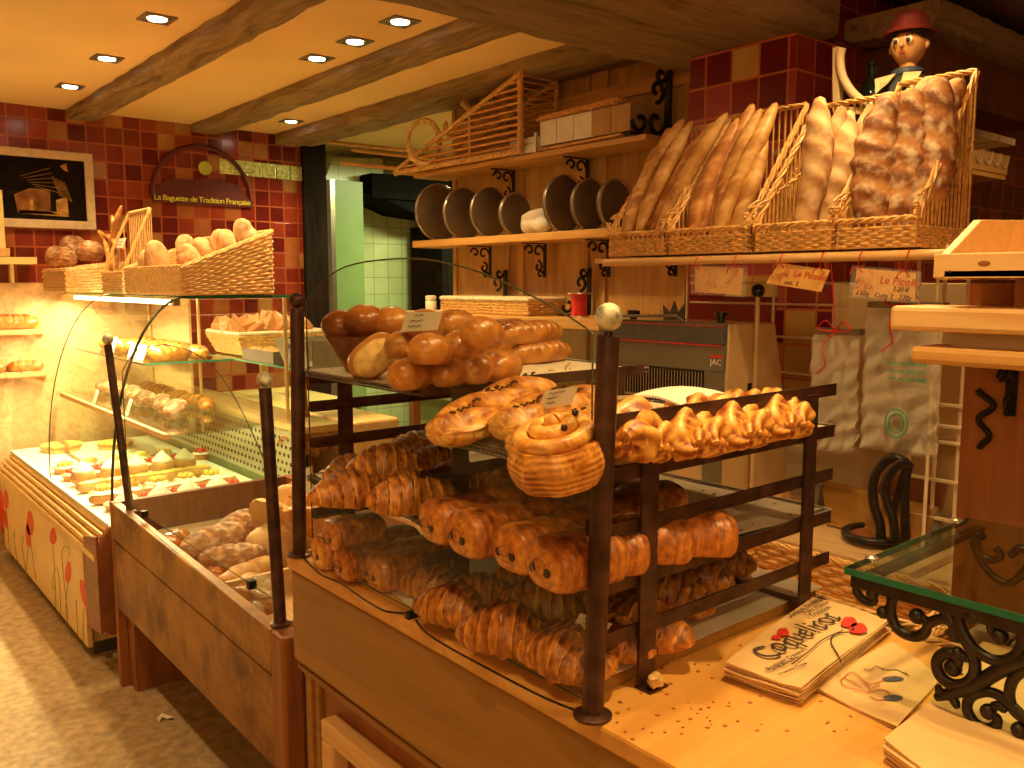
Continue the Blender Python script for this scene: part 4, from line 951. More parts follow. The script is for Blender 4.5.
card('white card at the left end of the mid tray behind the post',[(300,470),(312,466),(312,494),(300,488)],1.1,1)
# right second tray: folded flaky loaves and braids
Z=1.312
def p_folded(seed):
    root=thing('folded_pastry','x','pastry',(0,0,0))
    def fn(t,a):
        s=2*t-1; e=(1-abs(s)**4)**.5 if abs(s)<1 else 0; r=.08+.92*e
        c_,s_=math.cos(a),math.sin(a); lay=.05*math.sin(22*math.sin(a)*.5+seed+3*s)
        y=.05*r*(1+lay)*math.copysign(abs(c_)**.8,c_); z=.03*r*(1+.1*math.sin(5*s+seed))*math.copysign(abs(s_)**.9,s_)
        z+=.006*max(0,s_)*math.sin(6*s+4*c_)
        B=.35+.35*max(0,s_)+lay*5*(1-abs(s_))+.1*math.sin(14*s+5*a)
        return (.115*s,y,max(z,-.022)+.022,B)
    part('dough',MB().loft(fn,60,30),'danish',root,True)
    sd=MB();rnd=random.Random(seed)
    for i in range(38):
        x=rnd.uniform(-.09,.09);y=.012*math.sin(x*30)+rnd.uniform(-.007,.007); sd.obox((x,y,.0545+.002*math.sin(20*x)),(.002,0,0),(0,.0014,0),(0,0,.0012))
    part('seeds',sd,'chocolate',root)['kind']='stuff'
    return root
FO=p_folded(1)
for i,(u,v,rz,l,ry,s) in enumerate([(478,418,22,.012,-6,1.15),(515,398,18,.03,-4,1.1),(542,416,16,.02,-3,1.15),(560,436,14,0,0,1.1),(580,402,18,.01,0,1)]):
    placec(FO,'folded flaky pastry with seeds on the second tray, '+['leftmost','behind the leftmost','middle, under the price card','front, left of the twist','at the back near the post'][i],u,v,Z,l,.025,rz,'folded pastries',s,0,ry)
def p_twist(seed,L=.13,R=.035):
    root=thing('twisted_pastry','x','pastry',(0,0,0))
    for k in range(2):
        pts=[];rr=[];bk=[]
        for i in range(41):
            f=i/40;a=f*2.6*PI+k*PI+seed; e=math.sin(PI*min(.97,max(.03,f)))**.5
            pts.append((L*(f-.5),R*.55*e*math.cos(a),R*.95+R*.45*e*math.sin(a))); rr.append(R*.68*e*(1+.08*math.sin(31*f))); bk.append(.25+.5*((i*k+i//3)%3)/3)
        mb=MB(); mb.tube(pts,rr,24,bk=bk)
        for q_ in range(41*24):
            i,j=divmod(q_,24); c=Vector(pts[i]); v=Vector(mb.v[q_]); g=math.sin(j/24*2*PI*5+i*.22+seed); mb.v[q_]=tuple(c+(v-c)*(1+.09*g)); mb.b[q_]=.52-.3*g+.12*math.sin(i*.5)
        # grooves on strands
        part('dough_strand',mb,'danish',root,True)
    def sw(t,a): 
        return (L*.45*(2*t-1),R*.5*math.sin(PI*t)*math.cos(a),R*.9+R*.3*math.sin(PI*t)*math.sin(a),.9)
    part('filling',MB().loft(sw,16,12),'danish',root,True)
    return root
TW=[p_twist(0),p_twist(1.3,.14,.037)]
tws=[(655,442,0),(682,440,1),(706,437,0),(729,433,1),(752,429,0),(774,424,1),(793,421,0)]
for i,(u,v,k) in enumerate(tws): placec(TW[k],'golden twisted pastry in the front row behind the side rail, '+ORD[i]+' from the left',u-8,v-5,Z,0,.034,[62,70,66,74,60,68,64][i],'twisted pastries, front row',1.08,0,-8)
tw2=[(690,417,1),(718,416,0),(745,413,1),(772,409,0)]
for i,(u,v,k) in enumerate(tw2): placec(TW[k],'golden twisted pastry behind the front twists, '+ORD[i]+' from the left',u,v,Z,0.01,.034,[60,50,66,74][i],'twisted pastries, back row',1.05,0,-8)
placec(TW[1],'dark twisted pastry just right of the round post',628,440,Z,.0,.034,40,None,1.35)
# snail pastry left of the post
root=thing('spiral_pastry','large layered spiral pastry on the second tray touching the round post','pastry',(0,0,0))
part('cup',MB().loft(lambda t,a:((.062+.008*math.sin(PI*t))*math.cos(a)*(1+.03*math.sin(9*a)),(.053+.008*math.sin(PI*t))*math.sin(a),.05*t,.55+.25*math.sin(40*t+math.sin(3*a))),14,40),'danish',root,True)
sp=MB();P_=[];R_=[];B_=[]
for i in range(90):
    f=i/89;r=.052*(1-f)+.002;a=f*5*PI; P_.append((r*1.1*math.cos(a),r*.9*math.sin(a),.05+.02*f)); R_.append(.0105); B_.append(.2+.3*abs(math.sin(i*.5)))
sp.tube(P_,R_,8,bk=B_); part('spiral',sp,'danish',root,True)
for q in ((.01,.01),(-.02,-.02),(.03,-.01)): part('raisin',MB().ball((q[0],q[1],.071),.0045,8),'chocolate',root,True)
placec(root,'large layered spiral pastry on the second tray left of the round post',562,456,Z,0,.03,20,None,1.25,0,-12)
# white paper corner and jar behind top tray
single('paper_bundle',MB().sheet(lambda s,w_:(1.2+.16*s,.97+.13*w_,1.385+.01*math.sin(PI*s)+.01*math.sin(PI*w_)),8,8,(0,0,.004)),'white_paper','white folded paper lying above the twisted pastries by the post','paper',smooth=True)
# stray crumb piece beside the near upright foot
p_=onz(651,684,.945); single('bread_crumb',blob((p_.x-.005,p_.y-.012,.957),(.014,.011,.012),5,.35,12,10),'crumb','pale bread chunk on the foot of the near rack upright','crumb',smooth=True)
cr=MB();rnd=random.Random(12)
for i in range(90):
    u=rnd.uniform(610,860);v=rnd.uniform(640,740); q=onz(u,v,.9412); s=rnd.uniform(.0008,.0028); cr.obox((q.x,q.y,.9412),(s,0,0),(0,s,0),(0,0,.0007))
single('counter_crumbs',cr,'croissant','scattered brown crumbs on the counter beside the rack','crumbs',kind='stuff')
# ================================================================== BREAD BIN
t=thing('bread_bin','low worn wooden bread bin on legs, between the pastry case and the counter','bread bin',(1.25,2.8,0))
Zt=.72
part('front_plank',MB().prism([(.895,3.5,.75),(.895,2.06,.70),(.895,2.06,.575),(.895,3.5,.605)],(.035,0,0)),'bin_wood',t,bevel=.004)
part('front_plank',MB().prism([(.896,3.5,.60),(.896,2.06,.57),(.896,2.06,.315),(.896,3.5,.33)],(.034,0,0)),'bin_wood',t,bevel=.003)
part('corner_post',MB().box(.892,.955,1.985,2.06,0,.70),'red_wood',t,bevel=.01)
part('corner_post',MB().box(.895,.93,3.5,3.535,0,.752),'red_wood',t,bevel=.004)
part('end_board',MB().box(.93,1.65,3.505,3.535,.33,.75),'dark_wood',t)
part('end_board',MB().box(.955,1.65,1.99,2.02,.33,.70),'red_wood',t)
part('leg_board',MB().box(.93,1.16,3.42,3.50,0,.33),'red_wood',t)
part('leg_board',MB().box(1.4,1.65,3.42,3.50,0,.33),'red_wood',t)
part('back_board',MB().box(1.62,1.65,2.02,3.505,.33,.75),'red_wood_y',t)
part('bottom_board',MB().box(.93,1.62,2.02,3.505,.56,.575),'brown_board',t)
part('inner_slope',MB().prism([(1.0,3.5,.575),(1.0,3.2,.575),(1.6,3.2,.575),(1.6,3.5,.575)],(0,0,.04)),'brown_board',t)
part('stretcher',MB().box(1.5,1.55,2.02,3.42,.12,.16),'dark_wood',t)
for (ub,vb,ut,vt,yb) in ((126,505,108,345,3.5),(275,623,265,388,2.04)):
    a=onx(ub,vb,.915); a=Vector((.93,a.y,.735 if ub<200 else .70)); d=onx(ut,vt,.93); po=part('post',MB().tube([a,Vector((.93,d.y,d.z))],.0165 if ub>200 else .015,14),'rusty_iron',t,True)
    part('post_collar',MB().lathe([(.026,0),(.026,.006),(.018,.01)],tuple(a)),'rusty_iron',po)
    part('ball_knob',MB().ball((.93,d.y,d.z+.022),.021,16),'worn_white',po,True)
    if ub>200: YBR=a.y
BPN=arched_pane('glass_screen','lower clear glass pane with curved top in front of the bread bin',[(122,372),(135,352),(160,345),(176,347),(190,351),(205,360),(218,372),(236,400),(250,428),(262,455),(269,475)],.925,.765)
for (u,v) in ((247,590),(140,513)):
    a=onx(u,v,.91); part('clamp',MB().box(.912,.935,a.y-.01,a.y+.01,.755,.78),'black_iron',BPN,bevel=.002)
# contents
ZB=.576
tdv=thing('bread_tray','flat wooden tray dividing the rolls inside the bread bin','tray',(1.15,2.4,ZB))
part('divider',MB().box(.96,1.5,2.52,2.535,ZB,ZB+.11),'board_wood',tdv); part('divider',MB().box(.96,1.5,2.16,2.172,ZB,ZB+.09),'board_wood',tdv); part('tray_base',MB().box(.95,1.55,2.1,3.15,ZB,ZB+.03),'board_wood',tdv)
LO=p_roll('floury_loaf',7,.28,.062,'country',4); LB=p_roll('brown_loaf',3,.2,.055,'brioche',3)
CH=p_roll('pale_roll',5,.11,.042,'baguette',0)
def binitem(src,label,u,v,z,rz,s=1,hc=.04,cat=None):
    p_=onz(u,v,z+hc); o=dup(src,label,(p_.x,p_.y,z),math.radians(rz),s)
    if cat: o['category']=cat
    return o
ZC=ZB+.03
binitem(LB,'dark brown crusty roll nearest the left end of the bread bin',175,540,ZC+.02,50,.85)
binitem(LO,'big floury grey-brown loaf in the middle of the bread bin',215,543,ZC+.05,20,1.0)
binitem(LO,'darker loaf behind the big floury one in the bread bin',238,526,ZC+.05,40,.9)
binitem(CR[1],'orange flaky pastry in front of the floury loaf in the bread bin',196,557,ZC,0,.9,.03,'croissant')
binitem(CR[0],'orange crusty pastry touching the front plank of the bread bin',212,570,ZC,60,.9,.03,'croissant')
binitem(LO,'seeded loaf behind the wooden divider in the bread bin',232,556,ZC+.03,-20,.8)
for i,(u,v,r) in enumerate([(232,580,30),(243,573,10),(250,584,60),(262,566,0),(240,590,20)]): binitem(CH,'pale yellow roll in the right half of the bread bin, %s from the left'%ORD[i],u,v,ZC,r,1.05,.04)['group']='pale rolls in the bread bin'
binitem(CR[2],'small orange pastry in the corner by the right post of the bread bin',266,611,ZC-.02,30,.6,.02,'croissant')
def bagblob(name,label,c,s,seed,mat,amp=.5): return single(name,blob(c,s,seed,amp,34,26),mat,label,'bag',smooth=True)
q=onz(258,592,ZC+.06); bagblob('clear_bag','crumpled clear bag over the rolls beside the right bin post',(q.x,q.y,ZC+.04),(.05,.09,.045),4,'plastic_bag')
q=onz(265,530,.72); bagblob('paper_bag','tall kraft paper bag lying between loaves and the right bin post',(q.x+.1,q.y,.72),(.13,.12,.13),9,'kraft_paper',.35)
single('string_sausage',MB().loft(lambda t_,a:(1.42+.16*(t_-.5)+.03*math.cos(a)*math.sin(PI*t_)**.5,2.86+.05*t_+.03*math.cos(a)*0,.80+.19*(t_-.5)+.035*math.sin(a)*math.sin(PI*t_)**.5,.3),24,16),'bread_pale','pale knotted loaf end sticking out above the floury loaf','bread',smooth=True)
for i,(u,v) in enumerate([(285,500),(290,530),(288,470)]):
    q=onz(u,v,.86-.05*i); bagblob('bagged_bread','orange bread in a brown see-through bag seen between the two posts, '+['upper','lower','topmost'][i],(q.x+.15,q.y+.1,.80+.06*(i==2)),(.09,.09,.07),20+i,'cello' if i!=1 else 'roll',.35)
q=onz(165,722,0.001); single('paper_scrap',MB().sheet(lambda s_,w_:(q.x+.05*s_-.02,q.y+.03*w_+.02*math.sin(4*s_),.004+.01*abs(math.sin(5*s_+2*w_))),10,5,(0,0,.001)),'white_paper','tiny torn white paper scrap on the floor before the bread bin','scrap')
# ================================================================== PASTRY CASE
CX=.86
t=thing('pastry_case','long lit glass pastry case with poppy printed front panel at the left','display case',(1.3,4.8,0)); CASE=t
part('front_panel',MB().box(CX,CX+.02,3.86,5.70,.055,.485),'panel_cream',t)
part('panel_edge',MB().box(CX+.001,CX+.019,3.853,3.86,.055,.485),'pine_light',t)
part('plinth',MB().box(CX+.035,1.7,3.9,5.70,0,.055),'plinth_dark',t)
sl=MB()
for (xx,z0,z1) in ((CX-.008,.487,.515),(CX+.004,.517,.54),(CX+.018,.542,.562),(CX+.034,.564,.586),(CX+.05,.588,.606)): sl.box(xx,CX+.09,3.64,5.70,z0,z1)
part('sill_profile',sl,'gold_metal',t,bevel=.003)
part('carcass',MB().box(CX+.03,1.72,3.9,5.70,.055,.5),'pine_light',t)
part('deck',MB().box(CX+.06,1.70,3.6,5.70,.60,.625),'cream_white',t)
part('deck_edge',MB().box(.96,1.70,3.585,3.6,.575,.632),'bright_metal',t)
ec=[(0,.08),(0,.40),(.02,.46),(.05,.5),(.19,.5),(.19,.1),(.15,.07),(.04,.05)]
part('end_cheek',MB().prism([(CX-.002+a,3.60,.13+b_) for a,b_ in ec],(0,.035,0)),'red_wood_y',t,bevel=.006)
part('end_cheek_face',MB().prism([(CX-.006,3.80,.17),(CX-.006,3.80,.56),(CX-.006,3.6,.60),(CX-.006,3.6,.2)],(.01,0,0)),'red_wood_y',t)
part('back_frame',MB().box(1.72,1.76,3.6,5.70,.55,.84),'cupboard_green',t)
pf=MB(); pf.box(1.712,1.72,3.55,5.70,.66,.93); part('perforated_panel',pf,'steel_panel',t)
ho=MB()
for i in range(46):
    for j in range(6):
        y=3.6+i*.045+(j%2)*.0225; z=.69+j*.038; ho.lathe([(.001,-.0015),(.0095,-.0015),(.0095,0),(.001,0)],(1.7115,y,z),8,'x')
hh_=part('vent_holes',ho,'black_plastic',t); hh_['kind']='stuff'
part('back_ledge',MB().box(1.70,1.9,3.5,5.70,.93,.96),'gold_metal',t)
# poppies printed on the panel
pp=MB();st=MB();bd=MB()
def pet(u,v,w_,h_,tilt=0):
    c=onx(u,v,CX-.001);P_=[]
    for i in range(18):
        a=2*PI*i/18; du=w_*math.cos(a)*(1+.2*math.sin(a)); dv=h_*math.sin(a); P_.append(onx(u+du+tilt*dv,v+dv,CX-.001))
    return P_
for (u,v,w_,h_,tl) in ((1,512,3,22,0),(6,499,2.4,9.5,.06),(5.5,519,1.6,9,.1),(30,523,3.6,12.5,.04),(28,536,2.6,12,.08),(53,536,3.4,8.5,0),(68,572,3,11,-.05),(84,594,3.2,15,.22)): part('poppy_print',MB().prism(pet(u,v,w_,h_,tl),(.0016,0,0)),'poppy_red',t)
for (u,v,w_,h_) in ((14,535,1.1,5),(22,540,1.2,5),(68,551,1.6,5.5),(53,583,1.8,8)): part('bud_print',MB().prism(pet(u,v,w_,h_),(.0014,0,0)),'lemon_green',t)
for P_ in ([(6,508),(8,530),(10,560)],[(30,536),(33,560),(36,580)],[(28,548),(26,570),(24,575)],[(53,545),(55,580),(56,610)],[(68,583),(66,610),(72,640)],[(84,608),(83,630),(84,650)],[(14,540),(17,560),(19,570)],[(22,545),(24,560),(28,585)],[(66,546),(63,548),(62,560),(66,600),(68,620)],[(53,574),(57,568),(60,590),(61,625)],[(78,640),(76,600),(77,620)]):
    part('stem_print',MB().tube(smoothpath([onx(u,v,CX-.0012) for u,v in P_],5),.0013,4),'poppy_stem',t)
# shelves inside and lamp
part('upper_shelf',MB().box(1.26,1.74,3.62,5.70,1.535,1.547),'shelf_glass',t); part('shelf_edge',MB().box(1.255,1.26,3.62,5.70,1.535,1.547).box(1.26,1.74,3.615,3.62,1.535,1.547),'glass_edge',t)
part('middle_shelf',MB().box(1.30,1.74,4.35,5.70,1.20,1.21),'shelf_glass',t); part('middle_shelf_edge',MB().box(1.296,1.30,4.35,5.70,1.20,1.21).box(1.296,1.74,4.346,4.35,1.20,1.21),'glass_edge',t)
part('low_shelf',MB().box(1.22,1.74,3.8,5.70,.93,.94),'shelf_glass',t)
part('shelf_rail',MB().box(1.2,1.22,3.8,5.70,.92,.945),'wicker',t)
part('lamp_tube',MB().tube([(1.30,3.9,1.515),(1.30,5.6,1.515)],.011,10),'tube_glow',t,True)
part('lamp_holder',MB().box(1.285,1.315,3.86,3.9,1.50,1.53).box(1.285,1.315,5.6,5.64,1.50,1.53),'bright_metal',t)
part('back_panel',MB().box(1.745,1.76,5.0,5.70,.96,1.53),'board_wood',t)
for y in (3.7,4.8,5.66): part('bracket_post',MB().tube([(1.73,y,.93),(1.73,y,1.54)],.009,8),'gold_metal',t,True)
# curved front glass: profile in xz from sill bulging up to the top shelf
prof=[]
for i in range(19):
    a=PI/2*i/18; prof.append((1.26-(1.26-.93)*math.cos(a)**1.0 if True else 0,.60+.94*math.sin(a)**.9))
prof=[(.93,.60)]+[(1.27-.34*math.cos(PI/2*i/16),.66+.885*math.sin(PI/2*i/16)) for i in range(17)]
def curved(y0,y1,label):
    q=thing('curved_glass',label,'glass pane',(.95,(y0+y1)/2,.6))
    mb=MB(); vs=[]
    for (x,z) in prof: vs+=[(x,y0,z),(x,y1,z)]
    mb.add(vs,[(2*i,2*i+1,2*i+3,2*i+2) for i in range(len(prof)-1)]); part('glass',mb,'curved_pane',q,True)
    part('edge',MB().tube([(x,y0,z) for x,z in prof],.003,6),'pane_edge',q,True); return q
curved(3.64,4.72,'near curved front glass of the pastry case'); curved(4.73,5.69,'far curved front glass of the pastry case')
q=thing('end_glass','quarter round end glass of the pastry case beside the bin post','glass pane',(1.3,3.62,.62))
mb=MB(); P_=[(x,3.625,z) for x,z in prof]+[(1.72,3.625,1.545),(1.72,3.625,.62)]; mb.add(P_,[tuple(range(len(P_)))]); part('glass',mb,'curved_pane',q)
part('edge',MB().tube([(x,3.625,z) for x,z in prof]+[(1.6,3.625,1.548)],.0042,6),'pane_edge',q,True)
# pastries on the deck
def p_tart(name,fruit):
    root=thing(name,'x','pastry',(0,0,0)); part('pastry_shell',MB().loft(lambda t_,a:((.036+.010*t_)*(1+.03*math.cos(16*a))*math.cos(a),(.036+.010*t_)*(1+.03*math.cos(16*a))*math.sin(a),.022*t_,.45),4,48),'roll',root,True)
    part('cream',MB().lathe([(.001,.022),(.038,.022),(.034,.028),(.001,.031)]),'cream_white',root,True)
    for i in range(6): a=i*PI/3; part('fruit',MB().ball((.021*math.cos(a),.021*math.sin(a),.034),.0105,8),fruit,root,True)
    part('fruit',MB().ball((0,0,.036),.011,8),fruit,root,True); return root
def p_puff():
    root=thing('cream_puff','x','pastry',(0,0,0)); part('bun',MB().ball((0,0,.03),.042,16,(1,1,.75)),'baguette',root,True)
    part('cream_swirl',MB().lathe([(.034,.045),(.036,.055),(.026,.066),(.02,.07),(.004,.088)]),'cream_white',root,True); return root
def p_eclair(mt):
    root=thing('eclair','x','pastry',(0,0,0)); part('bun',MB().loft(lambda t_,a:(.13*(t_-.5),.027*max(.1,1-abs(2*t_-1)**4)**.5*math.cos(a),.022+.022*max(.1,1-abs(2*t_-1)**4)**.5*math.sin(a),.4),20,14),'baguette',root,True)
    part('icing',MB().loft(lambda t_,a:(.115*(t_-.5),.022*max(.1,1-abs(2*t_-1)**4)**.5*math.cos(a),.04+.007*max(.1,1-abs(2*t_-1)**4)**.5*math.sin(a),.4),16,12),mt,root,True); return root
TA=p_tart('berry_tart','fruit_red'); TL=p_tart('lemon_tart','icing_yellow'); PU=p_puff(); EC=p_eclair('icing_yellow'); EW=p_eclair('cream_white')
DZ=.626
kinds=[(PU,'cream puff','cream puffs',1.2),(TA,'red berry tart','red berry tarts',1.15),(EW,'white iced eclair','white eclairs',1.0),(TL,'yellow lemon tart','lemon tarts',1.15),(EC,'yellow iced eclair','yellow eclairs',1.0),(PU,'cream puff','cream puffs',1.2),(TA,'red berry tart','red berry tarts',1.15),(TL,'yellow lemon tart','lemon tarts',1.15)]
rows_y=[3.74,3.88,4.02,4.16,4.31,4.47,4.64,4.84]
for r,yy in enumerate(rows_y):
    src,nm,gp,s=kinds[r]
    for c_ in range(5):
        xx=1.02+.125*c_
        if r==0 and c_>=4: continue
        dup(src,'%s on the lit deck, %s row from near, %s from the glass'%(nm,ORD[r],ORD[c_]),(xx+random.uniform(-.01,.01),yy+random.uniform(-.012,.012),DZ),random.uniform(-.3,.3),s*1.15,group=gp)
q=onz(207,455,.64); dup(TA,'round red and yellow tart alone near the perforated back panel',(q.x-.03,q.y,DZ),0,1.3)
FT=single('fruit_cake',MB().loft(lambda t_,a:((.10+.01*t_)*math.cos(a)*(1+.04*math.cos(18*a)),(.10+.01*t_)*math.sin(a)*(1+.04*math.cos(18*a)),.04*t_,.4+.3*math.sin(30*t_)),6,60),'danish','x','cake',smooth=True,local=True)
dup(FT,'large round cake at the far end of the pastry deck',(1.15,5.5,DZ)); dup(FT,'round cake beside the large one at the far end of the deck',(1.42,5.4,DZ),0,.9)
# things on the inner shelves
LV=p_roll('case_loaf',11,.24,.05,'roll',5)
for i in range(12):
    dup([FT,LV,CH][i%3] if False else LV,'brown loaf in the back row of the case shelves, %s from the near end'%ORD[i],(1.63,4.46+.095*i,1.211 if i%2 else .941),math.radians(70+20*(i%3)),.8,group='back row loaves in the case')
for i,(y,x,z,rz) in enumerate([(4.45,1.46,1.211,20),(4.63,1.46,1.211,60),(4.82,1.46,1.211,30),(5.0,1.45,1.211,85),(5.18,1.45,1.211,60),(5.36,1.45,1.211,80),(5.55,1.45,1.211,70)]):
    dup(LV,'brown loaf on the middle glass shelf of the case, %s from the near end'%ORD[i],(x,y,z),math.radians(rz),.95,group='loaves on the middle case shelf')
for i,(y,x,rz) in enumerate([(4.3,1.42,60),(4.55,1.44,75),(4.8,1.42,95),(5.05,1.44,80),(5.3,1.44,85),(5.55,1.42,80)]):
    dup(LO,'pale long loaf on the low case shelf, %s from the near end'%ORD[i],(x,y,.941),math.radians(rz),.85,group='loaves on the low case shelf')
def pcard(label,c,w_,h_,tilt=.35):
    c=Vector(c);q=thing('price_label',label,'price card',c,'price cards in the case'); A=c+Vector((0,w_/2,0)); B=c-Vector((0,w_/2,0)); up=Vector((tilt*h_,0,h_))
    part('card',MB().prism([A,B,B+up,A+up],(.002,0,0)),'white_paper',q); 
    ik=MB(); 
    for k_ in range(2): ik.beam(A*.9+B*.1+up*(.65-.3*k_)+Vector((-.0015,0,0)),A*.3+B*.7+up*(.62-.3*k_)+Vector((-.0015,0,0)),.0008,.003)
    part('writing',ik,'ink',q)
pcard('wide white price card on the middle case shelf near the bin post',(1.33,4.62,1.212),.26,.075); pcard('small white card leaning on the middle shelf further left',(1.33,5.05,1.212),.06,.09); pcard('small white card on the low shelf of the case',(1.24,4.5,.942),.05,.08); pcard('yellowish card at the far part of the low shelf',(1.24,5.1,.942),.05,.07)
# baskets on top of the case
b1=wicker_basket('bread_basket','wide shallow wicker basket of pale loaves on top of the case',.80,.40,.115,.275,(1.27,3.98,1.55),0,'wicker_light',rows=16,stake=.03)
b1.location=(1.24,4.0,1.55)
b2=wicker_basket('bread_basket','small upright wicker basket with dark sticks on top of the case',.36,.15,.10,.42,(1.27,4.72,1.55),0,'wicker_light',weave_h=.09,rows=7,stake=.03)
b3=wicker_basket('bread_basket','low wicker basket of round loaves at the far end of the case top',.52,.30,.12,.16,(1.14,5.36,1.55),0,'wicker_light',rows=9,stake=.03)
LR=p_roll('pale_loaf',13,.30,.062,'floury',4); RD=p_roll('round_loaf',15,.2,.085,'country',2)
tp=[(1.34,4.27,.66),(1.36,4.17,.8),(1.40,4.08,.85),(1.45,3.99,.8),(1.42,3.90,.75),(1.50,3.82,.9),(1.545,3.70,1.05),(1.52,4.15,.85),(1.54,3.93,.95)]
for i,(x_,y_,s_) in enumerate(tp):
    L_=.30*s_; o=dup(LR,'pale crusty loaf standing in the wide basket on the case, %s'%(ORD[i]+' from the left' if i<7 else ['behind on the left','behind on the right'][i-7]),(x_,y_,1.575+L_*.46),0,(s_,.9,.9),group='loaves in the wide basket')
    o.rotation_euler=(random.uniform(0,6),math.radians(-74+random.uniform(-6,4)),math.radians(180+random.uniform(-25,25)))
for i,(u,v,s,x) in enumerate([(61,256,.85,1.24),(73,243,.75,1.35),(90,250,.8,1.3),(68,247,.6,1.3)]):
    q=onx(u,v,x); dup(RD,'round floury loaf in the far low basket, '+['front left','at the back','right','small one behind'][i],(q.x,q.y,q.z-.06),.5*i,s,group='round loaves in the far basket')
ST=p_baguette('bread_stick',.34,.02,31,'baguette_dark')
for i,(a,b_,c,d) in enumerate([(118,275,98,230),(118,278,112,215),(112,275,122,205),(125,250,100,236)]): leaning(ST,'dark floury bread stick in the small upright basket, %s'%ORD[i],a,b_,c,d,1.36,1.42,'bread sticks',.34)
q=onx(115,240,1.3); pcard('white card in the small upright basket on the case',(1.32,q.y,1.78),.12,.05)
t=thing('menu_board','white standing board at the far left edge above the case','board',(1.0,5.6,1.62)); A=ony(-20,258,5.5);B=ony(9,258,5.5)
part('panel',MB().prism([ony(-20,188,5.78),ony(2,190,5.78),ony(6,250,5.78),ony(-20,250,5.78)],(0,.02,0)),'panel_cream',t); part('stand',MB().prism([ony(-20,249,5.76),ony(10,248,5.76),ony(10,256.5,5.76),ony(-20,256.5,5.76)],(0,.06,0)),'pine_light',t)
t=thing('wall_ledge','bright pale ledge above the cabinet behind the case at the far left','ledge',(.8,5.8,1.6)); part('board',MB().prism([ony(-20,257,5.72),ony(37,257,5.72),ony(37,264,5.72),ony(-20,264,5.72)],(0,.165,0)),'panel_cream',t)
for x_ in (.78,1.0): part('bracket',MB().box(x_,x_+.02,5.81,5.88,1.601,1.74),'panel_cream',t)
single('back_counter_shelf',MB().box(-.8,1.9,5.80,5.89,0,1.60).box(-.8,1.16,5.71,5.80,1.30,1.33).box(-.8,1.16,5.71,5.80,1.05,1.08),'board_wood','cream shelf cabinet standing behind the far end of the pastry case','cabinet')
for i,(u,v) in enumerate([(14,315),(2,318)]):
    q=ony(u,v,5.75); dup(LV,'pale long bread on the far left shelf, '+['right','left'][i],(q.x,5.75,1.331),0,1.1,group='breads on the far left shelf')
for i in range(4): dup(LV,'golden loaf on the lower board of the far left cabinet, %s from the right'%ORD[i],(1.04-.20*i,5.755,1.081),.15*i-.2,.8,group='loaves on the lower far left board')
# ================================================================== SERVING COUNTER BEHIND THE BIN
t=thing('serving_counter','glass topped serving counter behind the case carrying the basket of wrapped bread','counter',(2.0,4.3,0))
part('glass_top',MB().box(1.80,2.42,3.55,5.15,1.19,1.20),'shelf_glass',t); part('glass_edge',MB().box(1.795,1.80,3.55,5.15,1.19,1.20),'glass_edge',t)
part('body',MB().box(1.98,2.4,4.2,5.1,0,.92),'cupboard_green',t); part('top',MB().box(1.95,2.42,4.17,5.12,.92,.94),'panel_cream',t)
part('support_leg',MB().prism([(1.84,3.90,1.19),(1.84,3.80,1.19),(1.84,3.62,0),(1.84,3.72,0)],(.03,0,0)),'red_wood',t)
part('support_leg',MB().box(2.36,2.40,3.6,3.64,0,1.19),'red_wood',t)
part('support_leg',MB().box(2.2,2.24,5.05,5.09,.94,1.19),'gold_metal',t)
t=thing('bread_basket','white rimmed basket heaped with cellophane wrapped bread packets','basket',(1.83,4.72,1.202)) 
ROOT[t.name]=(0,0,0)
P=perim(.46,.52,.03)
if len(P)%2: P=P[:-1]
wv=MB()
for r in range(9):
    z=.012+r*.012; k=.86+.02*r; wv.tube([((.26+(x-.26)*k),y*k,z+(.002 if (i+r)%2 else -.002)) for i,(x,y) in enumerate(P)],.0068,5,True)
part('weave',wv,'wicker',t,True); part('rim',MB().tube([(x,y,.125) for x,y in perim(.47,.53,.03)],.011,8,True),'wicker_white',t,True); part('base',MB().box(.05,.47,-.19,.19,.001,.01),'wicker',t)
def p_packet(seed):
    rnd=random.Random(seed)
    pts=[(rnd.uniform(-.05,.05),rnd.uniform(-.05,.05),rnd.uniform(0,.1)) for _ in range(9)]+[(0,0,.13),(.03,.02,.12)]
    import bmesh
    bm=bmesh.new(); [bm.verts.new(p_) for p_ in pts]; bmesh.ops.convex_hull(bm,input=bm.verts)
    bm.verts.ensure_lookup_table(); bm.verts.index_update(); mb=MB().add([v.co[:] for v in bm.verts],[tuple(v.index for v in f.verts) for f in bm.faces]); bm.free()
    return single('wrapped_packet',mb,'cello','x','bread packet',local=True)
PK=[p_packet(i) for i in range(4)]
for i in range(22):
    x=1.88+(i%6)*.083+random.uniform(-.02,.02); y=4.58+(i//6)*.10+random.uniform(-.01,.01); z=1.30+.03*random.random()
    dup(PK[i%4],'crinkled cellophane packet of orange bread heaped in the white rimmed basket',(x,y,z),random.uniform(0,6),random.uniform(.8,1.05),random.uniform(-.5,.5),random.uniform(-.5,.5),'wrapped packets in the basket')
t=thing('storage_box','grey-green wooden box with a handle hole right of the wrapped bread basket','box',(1.84,3.8,1.201))
part('end_panel',MB().prism([(1.80,3.98,1.335),(1.80,3.64,1.335),(1.83,3.69,1.202),(1.83,3.93,1.202)],(.012,0,0)),'grey_box',t)
part('side_panel',MB().box(1.845,2.2,3.655,3.667,1.202,1.335),'grey_box',t); part('side_panel',MB().box(1.845,2.2,3.955,3.967,1.202,1.335),'grey_box',t)
part('end_panel',MB().box(2.2,2.212,3.655,3.967,1.202,1.335),'grey_box',t); part('base_panel',MB().box(1.845,2.2,3.667,3.955,1.202,1.212),'grey_box',t)
